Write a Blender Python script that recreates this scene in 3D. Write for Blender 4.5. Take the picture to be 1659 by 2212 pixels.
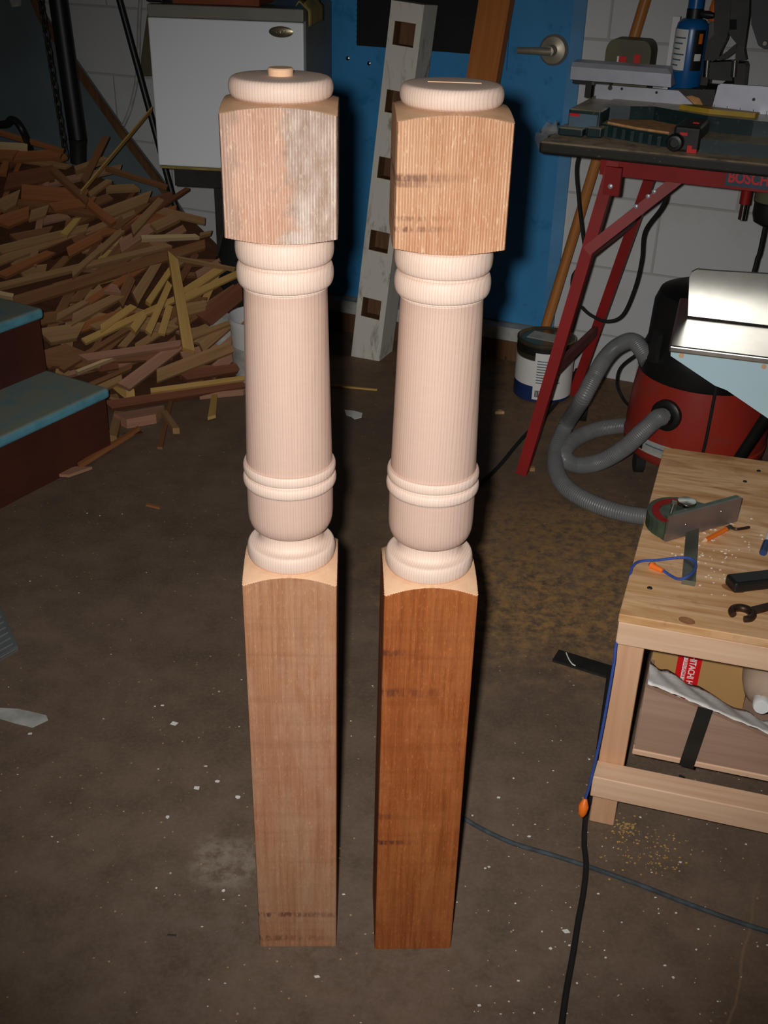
import bpy, bmesh, math, random
from mathutils import Vector, Matrix
random.seed(7)
for o in list(bpy.data.objects): bpy.data.objects.remove(o)
SC = bpy.context.scene; COL = SC.collection
# ---------------------------------------------------------------- camera, light, exposure
RES = (1659., 2212.); FPX = 2330.; CAM = Vector((0, 0, 1.222))
UPC = Vector((107., 4155., 2330.)).normalized()
FWD = Vector((0, 0, -1)); YC = (FWD - FWD.dot(UPC) * UPC).normalized(); XC = YC.cross(UPC)
ROT = Matrix((XC, YC, UPC))
cd = bpy.data.cameras.new('camera'); cam = bpy.data.objects.new('camera', cd); COL.objects.link(cam)
cd.sensor_fit = 'VERTICAL'; cd.sensor_height = 24; cd.sensor_width = 18; cd.lens = FPX / RES[1] * 24
cd.clip_start = .02; cam.matrix_world = Matrix.Translation(CAM) @ ROT.to_4x4(); SC.camera = cam
world = bpy.data.worlds.new('world'); SC.world = world; world.use_nodes = True
bg = world.node_tree.nodes['Background']; bg.inputs[0].default_value = (1, .93, .82, 1); bg.inputs[1].default_value = .012
fl = bpy.data.lights.new('camera_flash', 'SPOT'); flo = bpy.data.objects.new('camera_flash', fl); COL.objects.link(flo)
fl.energy = 1; fl.spot_size = math.radians(75); fl.spot_blend = 1; fl.shadow_soft_size = .012; fl.color = (1, .985, .97)
fl.use_nodes = True; _n = fl.node_tree.nodes; _l = fl.node_tree.links
_f = _n.new('ShaderNodeLightFalloff'); _f.inputs['Strength'].default_value = 128; _f.inputs['Smooth'].default_value = 1.0
_l.new(_f.outputs['Quadratic'], _n['Emission'].inputs['Strength'])
flo.location = CAM + ROT @ Vector((-.03, .02, -.01))
flo.rotation_euler = (ROT @ Vector((.02, .0, -1))).to_track_quat('-Z', 'Y').to_euler()
vs = SC.view_settings; vs.view_transform = 'Standard'; vs.look = 'None'; vs.exposure = 0; vs.gamma = 1; vs.use_curve_mapping = False
# ---------------------------------------------------------------- sight lines -> real positions
def ray(x, y): return ROT @ Vector(((x - RES[0] / 2) / FPX, -(y - RES[1] / 2) / FPX, -1))
def onz(x, y, z=0.):
    d = ray(x, y); return CAM + d * ((z - CAM.z) / d.z)
def ony(x, y, Y):
    d = ray(x, y); return CAM + d * (Y / d.y)
def proj(p):
    q = ROT.transposed() @ (Vector(p) - CAM); return (RES[0] / 2 + FPX * q.x / -q.z, RES[1] / 2 - FPX * q.y / -q.z)
class Frame:
    """horizontal frame: u along the front, v into the depth, z up (absolute)"""
    def __init__(s, x, y, ang):
        s.o = Vector((x, y, 0)); s.a = ang; s.u = Vector((math.cos(ang), math.sin(ang), 0)); s.v = Vector((-math.sin(ang), math.cos(ang), 0))
        s.M = Matrix.Translation(s.o) @ Matrix.Rotation(ang, 4, 'Z')
    def p(s, u, v, z): return s.o + s.u * u + s.v * v + Vector((0, 0, z))
    def hit(s, x, y, v):
        d = ray(x, y); t = (s.o + s.v * v - CAM).dot(s.v) / d.dot(s.v); q = CAM + d * t - s.o
        return Vector((q.dot(s.u), v, q.z))
    def w(s, q): return s.p(q[0], q[1], q[2])
# ---------------------------------------------------------------- materials
def lin(c): c /= 255.; return c / 12.92 if c <= .04045 else ((c + .055) / 1.055) ** 2.4
def rgb(r, g, b): return (lin(r), lin(g), lin(b), 1)
class NT:
    def __init__(s, name, rough=.6, metal=0, spec=.5):
        s.m = bpy.data.materials.new(name); s.m.use_nodes = True; s.n = s.m.node_tree.nodes; s.l = s.m.node_tree.links
        s.b = s.n['Principled BSDF']; s.b.inputs['Roughness'].default_value = rough; s.b.inputs['Metallic'].default_value = metal
        s.b.inputs['Specular IOR Level'].default_value = spec
    def put(s, inp, val):
        if isinstance(val, bpy.types.NodeSocket): s.l.new(val, inp)
        else: inp.default_value = val
    def coord(s, scale=(1, 1, 1), rot=(0, 0, 0), loc=(0, 0, 0), kind='Object'):
        t = s.n.new('ShaderNodeTexCoord'); m = s.n.new('ShaderNodeMapping'); s.l.new(t.outputs[kind], m.inputs[0])
        m.inputs['Scale'].default_value = scale; m.inputs['Rotation'].default_value = rot; m.inputs['Location'].default_value = loc
        return m.outputs[0]
    def noise(s, vec, scale=5, detail=4, rough=.55, dist=0):
        n = s.n.new('ShaderNodeTexNoise'); s.l.new(vec, n.inputs['Vector'])
        n.inputs['Scale'].default_value = scale; n.inputs['Detail'].default_value = detail; n.inputs['Roughness'].default_value = rough
        n.inputs['Distortion'].default_value = dist; return n.outputs[0]
    def wave(s, vec, scale, dist=0, dscale=1, axis='X', detail=2):
        n = s.n.new('ShaderNodeTexWave'); s.l.new(vec, n.inputs['Vector']); n.bands_direction = axis
        n.inputs['Scale'].default_value = scale; n.inputs['Distortion'].default_value = dist
        n.inputs['Detail Scale'].default_value = dscale; n.inputs['Detail'].default_value = detail; return n.outputs['Fac']
    def ramp(s, fac, stops):
        r = s.n.new('ShaderNodeValToRGB'); s.put(r.inputs[0], fac); e = r.color_ramp.elements
        while len(e) < len(stops): e.new(.5)
        for i, (p, c) in enumerate(stops): e[i].position = p; e[i].color = c if len(c) == 4 else (*c, 1)
        return r.outputs[0]
    def mix(s, fac, a, b, mode='MIX'):
        m = s.n.new('ShaderNodeMix'); m.data_type = 'RGBA'; m.blend_type = mode
        s.put(m.inputs[0], fac); s.put(m.inputs[6], a); s.put(m.inputs[7], b); return m.outputs[2]
    def math(s, op, a, b=0., c=None):
        m = s.n.new('ShaderNodeMath'); m.operation = op; s.put(m.inputs[0], a); s.put(m.inputs[1], b)
        if c is not None: s.put(m.inputs[2], c)
        return m.outputs[0]
    def sep(s, vec):
        m = s.n.new('ShaderNodeSeparateXYZ'); s.l.new(vec, m.inputs[0]); return m.outputs
    def bump(s, h, strength=.2, dist=.002):
        b = s.n.new('ShaderNodeBump'); s.put(b.inputs['Height'], h); b.inputs['Strength'].default_value = strength; b.inputs['Distance'].default_value = dist
        s.l.new(b.outputs[0], s.b.inputs['Normal'])
    def col(s, c): s.put(s.b.inputs['Base Color'], c)
B1 = (0, 0, 0, 1); W1 = (1, 1, 1, 1)
def mstep(t, fac, a, b): return t.ramp(fac, [(a, B1), (b, W1)])
def plain(name, c, rough=.5, metal=0, var=.25, scale=14, spec=.5, dirt=None):
    t = NT(name, rough, metal, spec); v = t.coord(); n = t.noise(v, scale, 5)
    c2 = tuple(x * (1 - var) for x in c[:3]) + (1,)
    k = t.mix(mstep(t, n, .35, .65), c2, c)
    if dirt:
        n2 = t.noise(v, scale * 2.3, 6, .7); k = t.mix(mstep(t, n2, .56, .66), k, dirt)
    t.col(k); t.bump(n, .05, .001); return t.m
def dusty(name, c, dust, rough=.5, amount=.9, edge=.55):
    """paint or plastic with dust lying on its upward faces"""
    t = NT(name, rough, 0, .4); v = t.coord(); g = t.n.new('ShaderNodeNewGeometry'); z = t.sep(g.outputs['Normal'])[2]
    n = t.noise(v, 18, 6, .65); n2 = t.noise(v, 70, 5, .7)
    k = t.mix(mstep(t, n, .35, .65), tuple(x * .7 for x in c[:3]) + (1,), c)
    m = t.math('MULTIPLY', mstep(t, z, .5, .9), t.math('MULTIPLY', mstep(t, t.math('ADD', n, t.math('MULTIPLY', n2, .4)), .38, .75), amount))
    k = t.mix(m, k, dust); k = t.mix(t.math('MULTIPLY', mstep(t, n2, .62, .72), .25), k, dust); t.col(k); t.bump(n2, .08, .001); return t.m
def wood(name, dark, light, axis=0, rough=.7, fine=1., spec=.25):
    """grain runs along the given local axis"""
    t = NT(name, rough, 0, spec); sc = [70 * fine] * 3; sc[axis] = 3.
    n = t.noise(t.coord(tuple(sc)), 1, 5, .6, .4); sc2 = [9.] * 3; sc2[axis] = 2.
    n2 = t.noise(t.coord(tuple(sc2)), 1, 3)
    k = t.mix(mstep(t, n, .3, .7), dark, light); k = t.mix(t.math('MULTIPLY', n2, .55), k, tuple(x * .6 for x in dark[:3]) + (1,))
    t.col(k); t.bump(n, .25, .001); return t.m
MAT = {}
# concrete floor
def floor_mat():
    t = NT('stained_concrete', .62, 0, .3); v = t.coord(); xyz = t.sep(v)
    big = t.noise(v, 2.2, 5, .6); mid = t.noise(v, 14, 6, .65); fine = t.noise(v, 160, 4, .7)
    k = t.mix(mstep(t, big, .3, .7), rgb(98, 81, 66), rgb(124, 104, 88))
    k = t.mix(t.math('MULTIPLY', mstep(t, mid, .4, .75), .55), k, rgb(66, 54, 44))
    k = t.mix(t.math('MULTIPLY', mstep(t, fine, .45, .75), .35), k, rgb(140, 120, 102))
    def spot(x, y, r, soft=.5):
        dx = t.math('SUBTRACT', xyz[0], x); dy = t.math('SUBTRACT', xyz[1], y)
        d = t.math('SQRT', t.math('ADD', t.math('MULTIPLY', dx, dx), t.math('MULTIPLY', dy, dy)))
        d = t.math('ADD', d, t.math('MULTIPLY', t.math('SUBTRACT', mid, .5), r * 1.1))
        return t.ramp(t.math('DIVIDE', d, r), [(soft, W1), (1, B1)])
    # swept sawdust and a pale scuff
    for (x, y, r, c, a) in ((.36, 1.95, .42, rgb(176, 134, 82), .85), (.6, 2.9, .5, rgb(150, 112, 66), .6), (.05, 3.15, .5, rgb(140, 106, 70), .6), (-.45, 2.9, .45, rgb(120, 96, 70), .5),
                            (-.215, 1.12, .065, rgb(176, 160, 142), .55), (.1, 2.3, .5, rgb(110, 90, 62), .5), (-.05, .8, .5, rgb(122, 106, 94), .5)):
        m = t.math('MULTIPLY', spot(x, y, r), a); k = t.mix(t.math('MULTIPLY', m, mstep(t, t.noise(v, 42, 6, .75), .4, .6)), k, c)
    cr = t.math('ABSOLUTE', t.math('SUBTRACT', t.math('ADD', xyz[0], t.math('MULTIPLY', t.math('SUBTRACT', t.noise(v, 9, 4, .6), .5), .03)), t.math('ADD', t.math('MULTIPLY', xyz[1], .451), .056)))
    m = t.math('MULTIPLY', t.ramp(t.math('DIVIDE', cr, .003), [(.3, W1), (1, B1)]), t.ramp(t.math('SUBTRACT', xyz[1], .2), [(.8, W1), (.95, B1)])); k = t.mix(t.math('MULTIPLY', m, .45), k, rgb(150, 122, 92))
    # flecks of paint
    vo = t.n.new('ShaderNodeTexVoronoi'); vo.inputs['Scale'].default_value = 34; t.l.new(v, vo.inputs['Vector'])
    keep = t.sep(vo.outputs['Color'])
    thr = t.math('MULTIPLY', t.math('SUBTRACT', keep[0], .62), .16)
    m = t.math('LESS_THAN', vo.outputs['Distance'], thr); k = t.mix(m, k, rgb(200, 188, 172))
    vo = t.n.new('ShaderNodeTexVoronoi'); vo.inputs['Scale'].default_value = 95; t.l.new(v, vo.inputs['Vector']); keep = t.sep(vo.outputs['Color'])
    thr = t.math('MULTIPLY', t.math('SUBTRACT', keep[0], .72), .6)
    m = t.math('LESS_THAN', vo.outputs['Distance'], thr); k = t.mix(t.math('MULTIPLY', m, .7), k, rgb(190, 160, 125))
    t.col(k); t.bump(t.math('ADD', mid, t.math('MULTIPLY', fine, .5)), .25, .002); return t.m
MAT['floor'] = floor_mat()
def wall_mat():
    t = NT('painted_block', .55, 0, .3); v = t.coord(); x = t.sep(v)
    cb = t.n.new('ShaderNodeCombineXYZ'); t.l.new(x[0], cb.inputs[0]); t.l.new(t.math('ADD', x[2], .07), cb.inputs[1])
    br = t.n.new('ShaderNodeTexBrick'); t.l.new(cb.outputs[0], br.inputs['Vector'])
    br.inputs['Scale'].default_value = 1; br.inputs['Brick Width'].default_value = .4; br.inputs['Row Height'].default_value = .2
    br.inputs['Mortar Size'].default_value = .0045; br.inputs['Mortar Smooth'].default_value = .6
    br.inputs['Color1'].default_value = rgb(196, 196, 194); br.inputs['Color2'].default_value = rgb(203, 202, 199); br.inputs['Mortar'].default_value = rgb(176, 174, 168)
    n = t.noise(v, 90, 5, .6); n2 = t.noise(v, 5, 5, .65)
    k = t.mix(t.math('MULTIPLY', mstep(t, n2, .52, .75), .3), br.outputs['Color'], rgb(164, 154, 138)); t.col(k)
    t.bump(t.math('ADD', t.math('MULTIPLY', br.outputs['Fac'], -1.5), t.math('MULTIPLY', n, .5)), .45, .003); return t.m
MAT['wall'] = wall_mat()
MAT['blue_paint'] = plain('blue_door_paint', rgb(62, 142, 196), .45, 0, .14, 6, .4, dirt=rgb(40, 120, 170))
MAT['blue_trim'] = plain('blue_trim_paint', rgb(88, 146, 190), .5, 0, .2, 9, .4)
MAT['beige'] = plain('beige_plastic', rgb(184, 158, 134), .6, 0, .15)
MAT['sill'] = plain('grey_sill', rgb(190, 188, 180), .7, 0, .4, 20)
MAT['black'] = plain('black_plastic', rgb(26, 26, 25), .45, 0, .3)
MAT['black_matte'] = plain('black_rubber', rgb(20, 20, 19), .85, 0, .3)
MAT['dark_iron'] = plain('dark_iron', rgb(52, 51, 46), .5, .4, .35, 25)
MAT['alu'] = plain('dull_aluminium', rgb(196, 196, 206), .36, .45, .1, 30)
MAT['satin'] = plain('satin_handle_metal', rgb(176, 166, 146), .42, .55, .2, 30)
MAT['steel'] = plain('brushed_steel', rgb(188, 186, 180), .32, 1, .12, 30)
MAT['chrome'] = plain('chrome', rgb(205, 200, 190), .18, 1, .1)
MAT['red_steel'] = plain('red_painted_steel', rgb(150, 28, 24), .5, 0, .25, 8, .3)
MAT['dusty_red'] = plain('dusty_red_steel', rgb(136, 72, 62), .7, 0, .3, 20)
MAT['vac_red'] = plain('red_plastic_tank', rgb(166, 50, 36), .38, 0, .2, 5, dirt=rgb(146, 58, 44))
MAT['white'] = plain('white_paper', rgb(232, 228, 222), .7, 0, .06)
MAT['white_plastic'] = plain('white_plastic', rgb(226, 226, 224), .4, 0, .05)
MAT['fridge_white'] = plain('fridge_white', rgb(226, 230, 231), .4, 0, .03, 3)
MAT['fridge_grey'] = plain('fridge_grey', rgb(128, 124, 112), .45, 0, .15)
MAT['navy'] = plain('navy_band', rgb(30, 52, 98), .4, 0, .1)
MAT['tin'] = plain('tin', rgb(150, 140, 112), .32, .85, .25, 12)
MAT['propane_blue'] = plain('blue_cylinder_paint', rgb(20, 96, 160), .3, 0, .1)
MAT['orange'] = plain('orange_plastic', rgb(240, 116, 30), .45, 0, .15)
MAT['red_label'] = plain('red_print', rgb(214, 26, 30), .4, 0, .06)
MAT['blue_cord'] = plain('blue_string', rgb(52, 80, 158), .8, 0, .3, 300)
MAT['cardboard'] = plain('cardboard', rgb(180, 138, 84), .8, 0, .1, 6)
MAT['green_dark'] = dusty('dark_green_casting', rgb(30, 52, 54), rgb(204, 188, 150), .38)
MAT['slate'] = plain('slate_label', rgb(84, 108, 124), .5, 0, .15, 30)
MAT['slate_dark'] = plain('dark_slate_label', rgb(40, 62, 82), .5, 0, .15, 30)
MAT['olive'] = plain('dusty_olive_plastic', rgb(104, 98, 72), .6, 0, .25, 10)
MAT['yellow_wood'] = plain('yellow_insert', rgb(196, 160, 44), .5, 0, .3)
MAT['sawdust'] = plain('sawdust', rgb(226, 166, 108), .95, 0, .35, 60)
MAT['jointer_blue'] = plain('pale_blue_enamel', rgb(178, 206, 214), .4, 0, .06, 8)
MAT['hammer_green'] = plain('hammered_green_paint', rgb(74, 88, 70), .35, .2, .35, 60)
MAT['plate_grey'] = plain('machined_plate', rgb(150, 136, 130), .42, .7, .12, 30)
MAT['bar_steel'] = plain('dull_bar_steel', rgb(120, 122, 108), .4, .7, .2, 40)
MAT['table_black'] = dusty('dusty_black_top', rgb(40, 36, 28), rgb(216, 190, 154), .55)
MAT['rust_brown'] = plain('brown_riser_paint', rgb(80, 36, 24), .6, 0, .3, 8)
MAT['tread_blue'] = dusty('worn_pale_blue_paint', rgb(98, 160, 178), rgb(138, 142, 124), .6, 1.)
MAT['sheet_grey'] = plain('blue_grey_sheet', rgb(106, 118, 120), .6, 0, .2, 5)
MAT['grey_hose'] = plain('grey_hose', rgb(124, 124, 124), .36, 0, .15, 30)
MAT['dusty_cable'] = plain('dusty_blue_grey_cable', rgb(70, 78, 82), .85, 0, .5, 60)
MAT['rusty_wrench'] = plain('rusty_steel', rgb(78, 54, 42), .45, .6, .4, 60)
MAT['grey_ribbed'] = plain('grey_ribbed_metal', rgb(120, 124, 124), .5, .3, .2)
MAT['amber'] = plain('yellow_cloth', rgb(150, 132, 74), .9, 0, .35, 30)
MAT['dark_cloth'] = plain('dark_bags', rgb(40, 36, 32), .8, 0, .5, 20)
def glass_mat(name, c, rough=.08):
    t = NT(name, rough); t.b.inputs['Transmission Weight'].default_value = .9; t.b.inputs['IOR'].default_value = 1.35; t.b.inputs['Base Color'].default_value = c; return t.m
MAT['clear'] = glass_mat('clear_plastic', (.9, .9, .88, 1), .12)
MAT['post_white'] = (lambda: (lambda t: (t.col(t.mix(mstep(t, t.noise(t.coord((1, 1, .35)), 22, 8, .75, .5), .54, .7), rgb(214, 208, 194), rgb(120, 112, 94))), t.bump(t.noise(t.coord((1, 1, .35)), 22, 8, .75, .5), .4, .003), t.m)[-1])(NT('weathered_white_paint', .75)))()
MAT['old_wood'] = wood('old_brown_wood', rgb(96, 66, 44), rgb(126, 92, 62), 2)
MAT['beam'] = wood('orange_brown_beam', rgb(176, 102, 44), rgb(200, 124, 60), 2)
MAT['handle_wood'] = wood('varnished_handle_wood', rgb(172, 108, 54), rgb(206, 138, 76), 2, .4)
MAT['pine_x'] = wood('pine_board', rgb(220, 176, 142), rgb(242, 208, 174), 0, .5)
MAT['pine_z'] = wood('pine_leg', rgb(206, 156, 118), rgb(230, 184, 146), 2, .55)
MAT['birch'] = wood('thin_plywood_panel', rgb(160, 128, 108), rgb(184, 152, 130), 0, .6)
MAT['red_board'] = wood('reddish_boards', rgb(120, 62, 36), rgb(150, 82, 50), 0)
def ply_mat():
    t = NT('worn_plywood', .45, 0, .4); v = t.coord((1.6, 11, 8), (0, 0, .12)); n = t.noise(v, 1.2, 5, .55, 2.2); n2 = t.noise(t.coord((2.5, 12, 3), (0, 0, -.08)), 1.4, 5, .6, 1.2); f = t.noise(t.coord((8, 160, 8)), 1, 4, .6)
    k = t.ramp(n, [(.3, rgb(176, 122, 74)), (.44, rgb(210, 162, 112)), (.54, rgb(230, 188, 142)), (.66, rgb(186, 132, 86))])
    k = t.mix(t.math('MULTIPLY', mstep(t, n2, .52, .68), .75), k, rgb(160, 114, 72))
    k = t.mix(t.math('MULTIPLY', mstep(t, f, .45, .7), .25), k, rgb(168, 120, 78))
    d = t.noise(t.coord(), 24, 6, .7); k = t.mix(t.math('MULTIPLY', mstep(t, d, .56, .72), .45), k, rgb(128, 94, 66))
    t.col(k); t.bump(n, .2, .001); return t.m
MAT['ply'] = ply_mat(); MAT['knot'] = plain('brown_knot', rgb(166, 114, 74), .5, 0, .35, 60)
# newel post woods
def turned_mat(name, tint, base, line, warm):
    t = NT(name, .55, 0, .2); v = t.coord((1, 1, .04), (0, 0, .1 + tint * .2), (tint, 0, 0))
    w1 = t.wave(v, 112, 2.4, 2.2, 'X', 3); n = t.noise(t.coord((170, 170, 5)), 1, 4, .6); n2 = t.noise(t.coord((14, 14, 2.)), 1, 3, .5); f = t.noise(t.coord((60, 60, 260)), 1, 4, .6)
    k = t.mix(t.math('MULTIPLY', mstep(t, w1, .74, 1.), t.math('MULTIPLY', n2, .75)), base, line)
    k = t.mix(t.math('MULTIPLY', mstep(t, n, .5, .75), .25), k, tuple(c * .82 for c in base[:3]) + (1,)); k = t.mix(t.math('MULTIPLY', mstep(t, n2, .48, .7), .4), k, warm)
    k = t.mix(t.math('MULTIPLY', mstep(t, f, .45, .7), .18), k, tuple(min(1, c * 1.12) for c in base[:3]) + (1,))
    t.col(k); t.bump(w1, .05, .0006); return t.m
def rough_mat(name, base, dark, pale, kind, bands=()):
    t = NT(name, .75, 0, .2); v = t.coord(); x = t.sep(v)
    ridg = t.wave(t.coord((1, 1, .012)), 122 if kind < 2 else 150, .9, 2, 'X', 2); ridy = t.wave(t.coord((1, 1, .012)), 122, .9, 2, 'Y', 2)
    g = t.noise(t.coord((230, 230, 7)), 1, 5, .65, .3); g2 = t.noise(t.coord((26, 26, 9)), 1, 5, .6, .5); band = t.noise(t.coord((4, 4, 75)), 1, 4, .6); fz = t.noise(t.coord((420, 420, 130)), 1, 4, .7)
    k = t.mix(mstep(t, g, .3, .72), dark, base); k = t.mix(t.math('MULTIPLY', mstep(t, g2, .46, .7), .6), k, pale)
    if kind == 0:      # grey weathering on one side of the left block
        e = t.math('ADD', x[0], t.math('MULTIPLY', t.math('SUBTRACT', t.noise(v, 24, 6, .7, .5), .5), .075))
        gk = t.mix(mstep(t, t.noise(t.coord((50, 50, 16)), 1, 6, .7), .34, .6), rgb(150, 132, 118), rgb(216, 204, 192))
        k = t.mix(t.math('MULTIPLY', mstep(t, e, -.013, .012), .8), k, gk)
        ed = t.ramp(e, [(0., B1), (.006, W1), (.022, B1)]); k = t.mix(t.math('MULTIPLY', ed, t.math('MULTIPLY', mstep(t, t.noise(v, 40, 4, .6), .45, .6), .55)), k, rgb(124, 94, 76))
        e2 = t.math('ADD', x[0], t.math('MULTIPLY', t.math('SUBTRACT', t.noise(t.coord((1, 1, .6)), 60, 5, .6), .5), .05))
        k = t.mix(t.math('MULTIPLY', mstep(t, t.math('MULTIPLY', e2, -1.), .036, .042), .55), k, rgb(158, 134, 122))
    line = mstep(t, ridg, .30, .05)
    k = t.mix(t.math('MULTIPLY', line, .42 if kind < 2 else .10), k, tuple(c * .5 for c in dark[:3]) + (1,))
    # fuzzy torn fibres and saw marks
    k = t.mix(t.math('MULTIPLY', mstep(t, fz, .56, .74), .38 if kind != 2 else .28), k, tuple(min(1, c * 1.7) for c in pale[:3]) + (1,))
    k = t.mix(t.math('MULTIPLY', mstep(t, band, .5, .75), .3 if kind >= 2 else .08), k, tuple(c * .7 for c in dark[:3]) + (1,))
    sp = t.noise(t.coord((240, 240, 60)), 1, 4, .65)
    for (zc, hh, x0, x1, a) in bands:
        d = t.math('ABSOLUTE', t.math('SUBTRACT', t.math('ADD', x[2], t.math('MULTIPLY', t.math('SUBTRACT', g2, .5), hh * .8)), zc))
        m = t.math('MULTIPLY', t.ramp(t.math('DIVIDE', d, hh), [(.4, W1), (1, B1)]), t.ramp(x[0] if x0 is None else t.math('DIVIDE', t.math('SUBTRACT', x[0], x0), x1 - x0), [(0, W1), (1, B1)]))
        k = t.mix(t.math('MULTIPLY', t.math('MULTIPLY', m, mstep(t, sp, .4, .56)), a), k, rgb(74, 38, 34))
    t.col(k); t.bump(t.math('ADD', t.math('MULTIPLY', ridg, .8 if kind < 2 else .15), t.math('ADD', g, t.math('MULTIPLY', fz, .7))), .55, .0014); return t.m
for nm_, tn in (('a', 0.), ('b', 1.3)):
    MAT['turned_' + nm_] = turned_mat('fresh_turned_fir_' + nm_, tn, rgb(204, 173, 156), rgb(158, 116, 98), rgb(200, 158, 134))
    MAT['turned_pale_' + nm_] = turned_mat('pale_turned_fir_' + nm_, tn, rgb(222, 197, 180), rgb(176, 134, 114), rgb(222, 188, 162))
MAT['shoulder'] = wood('pale_cut_shoulder', rgb(222, 176, 138), rgb(236, 196, 160), 2, .7)
MAT['shoulder_top'] = wood('tan_cut_shoulder', rgb(206, 162, 124), rgb(224, 182, 144), 2, .7)
MAT['block_a'] = rough_mat('grey_stained_rough_fir', rgb(218, 176, 150), rgb(194, 144, 116), rgb(224, 188, 164), 0)
MAT['block_b'] = rough_mat('tan_rough_fir', rgb(218, 168, 132), rgb(186, 128, 90), rgb(226, 184, 150), 1, ((1.0135, .005, -.045, .02, .75), (1.0075, .003, -.045, .0, .5), (.9775, .003, -.045, .015, .5), (.968, .0035, -.045, .01, .7)))
MAT['base_a'] = rough_mat('brown_rough_fir', rgb(186, 134, 100), rgb(154, 104, 74), rgb(184, 148, 118), 2, ((.062, .006, -.05, .12, .8), (.0165, .007, -.04, .07, .6)))
MAT['base_b'] = rough_mat('orange_brown_rough_fir', rgb(172, 98, 50), rgb(130, 66, 28), rgb(178, 110, 62), 3, ((.492, .006, -.045, -.005, .7), (.436, .008, -.045, .06, .6), (.198, .005, -.045, .0, .9), (.242, .006, -.05, -.02, .5)))
SCRAP = {}
for nm, d, l in (('tan', (150, 112, 72), (182, 142, 98)), ('yellow', (190, 148, 78), (214, 176, 108)), ('brown', (126, 84, 52), (152, 106, 70)), ('orange', (148, 90, 50), (176, 114, 70)),
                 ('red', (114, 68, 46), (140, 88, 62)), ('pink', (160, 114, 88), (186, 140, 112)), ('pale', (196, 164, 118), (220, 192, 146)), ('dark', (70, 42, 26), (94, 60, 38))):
    SCRAP[nm] = wood(nm + '_offcut_wood', rgb(*d), rgb(*l), 0)
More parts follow.
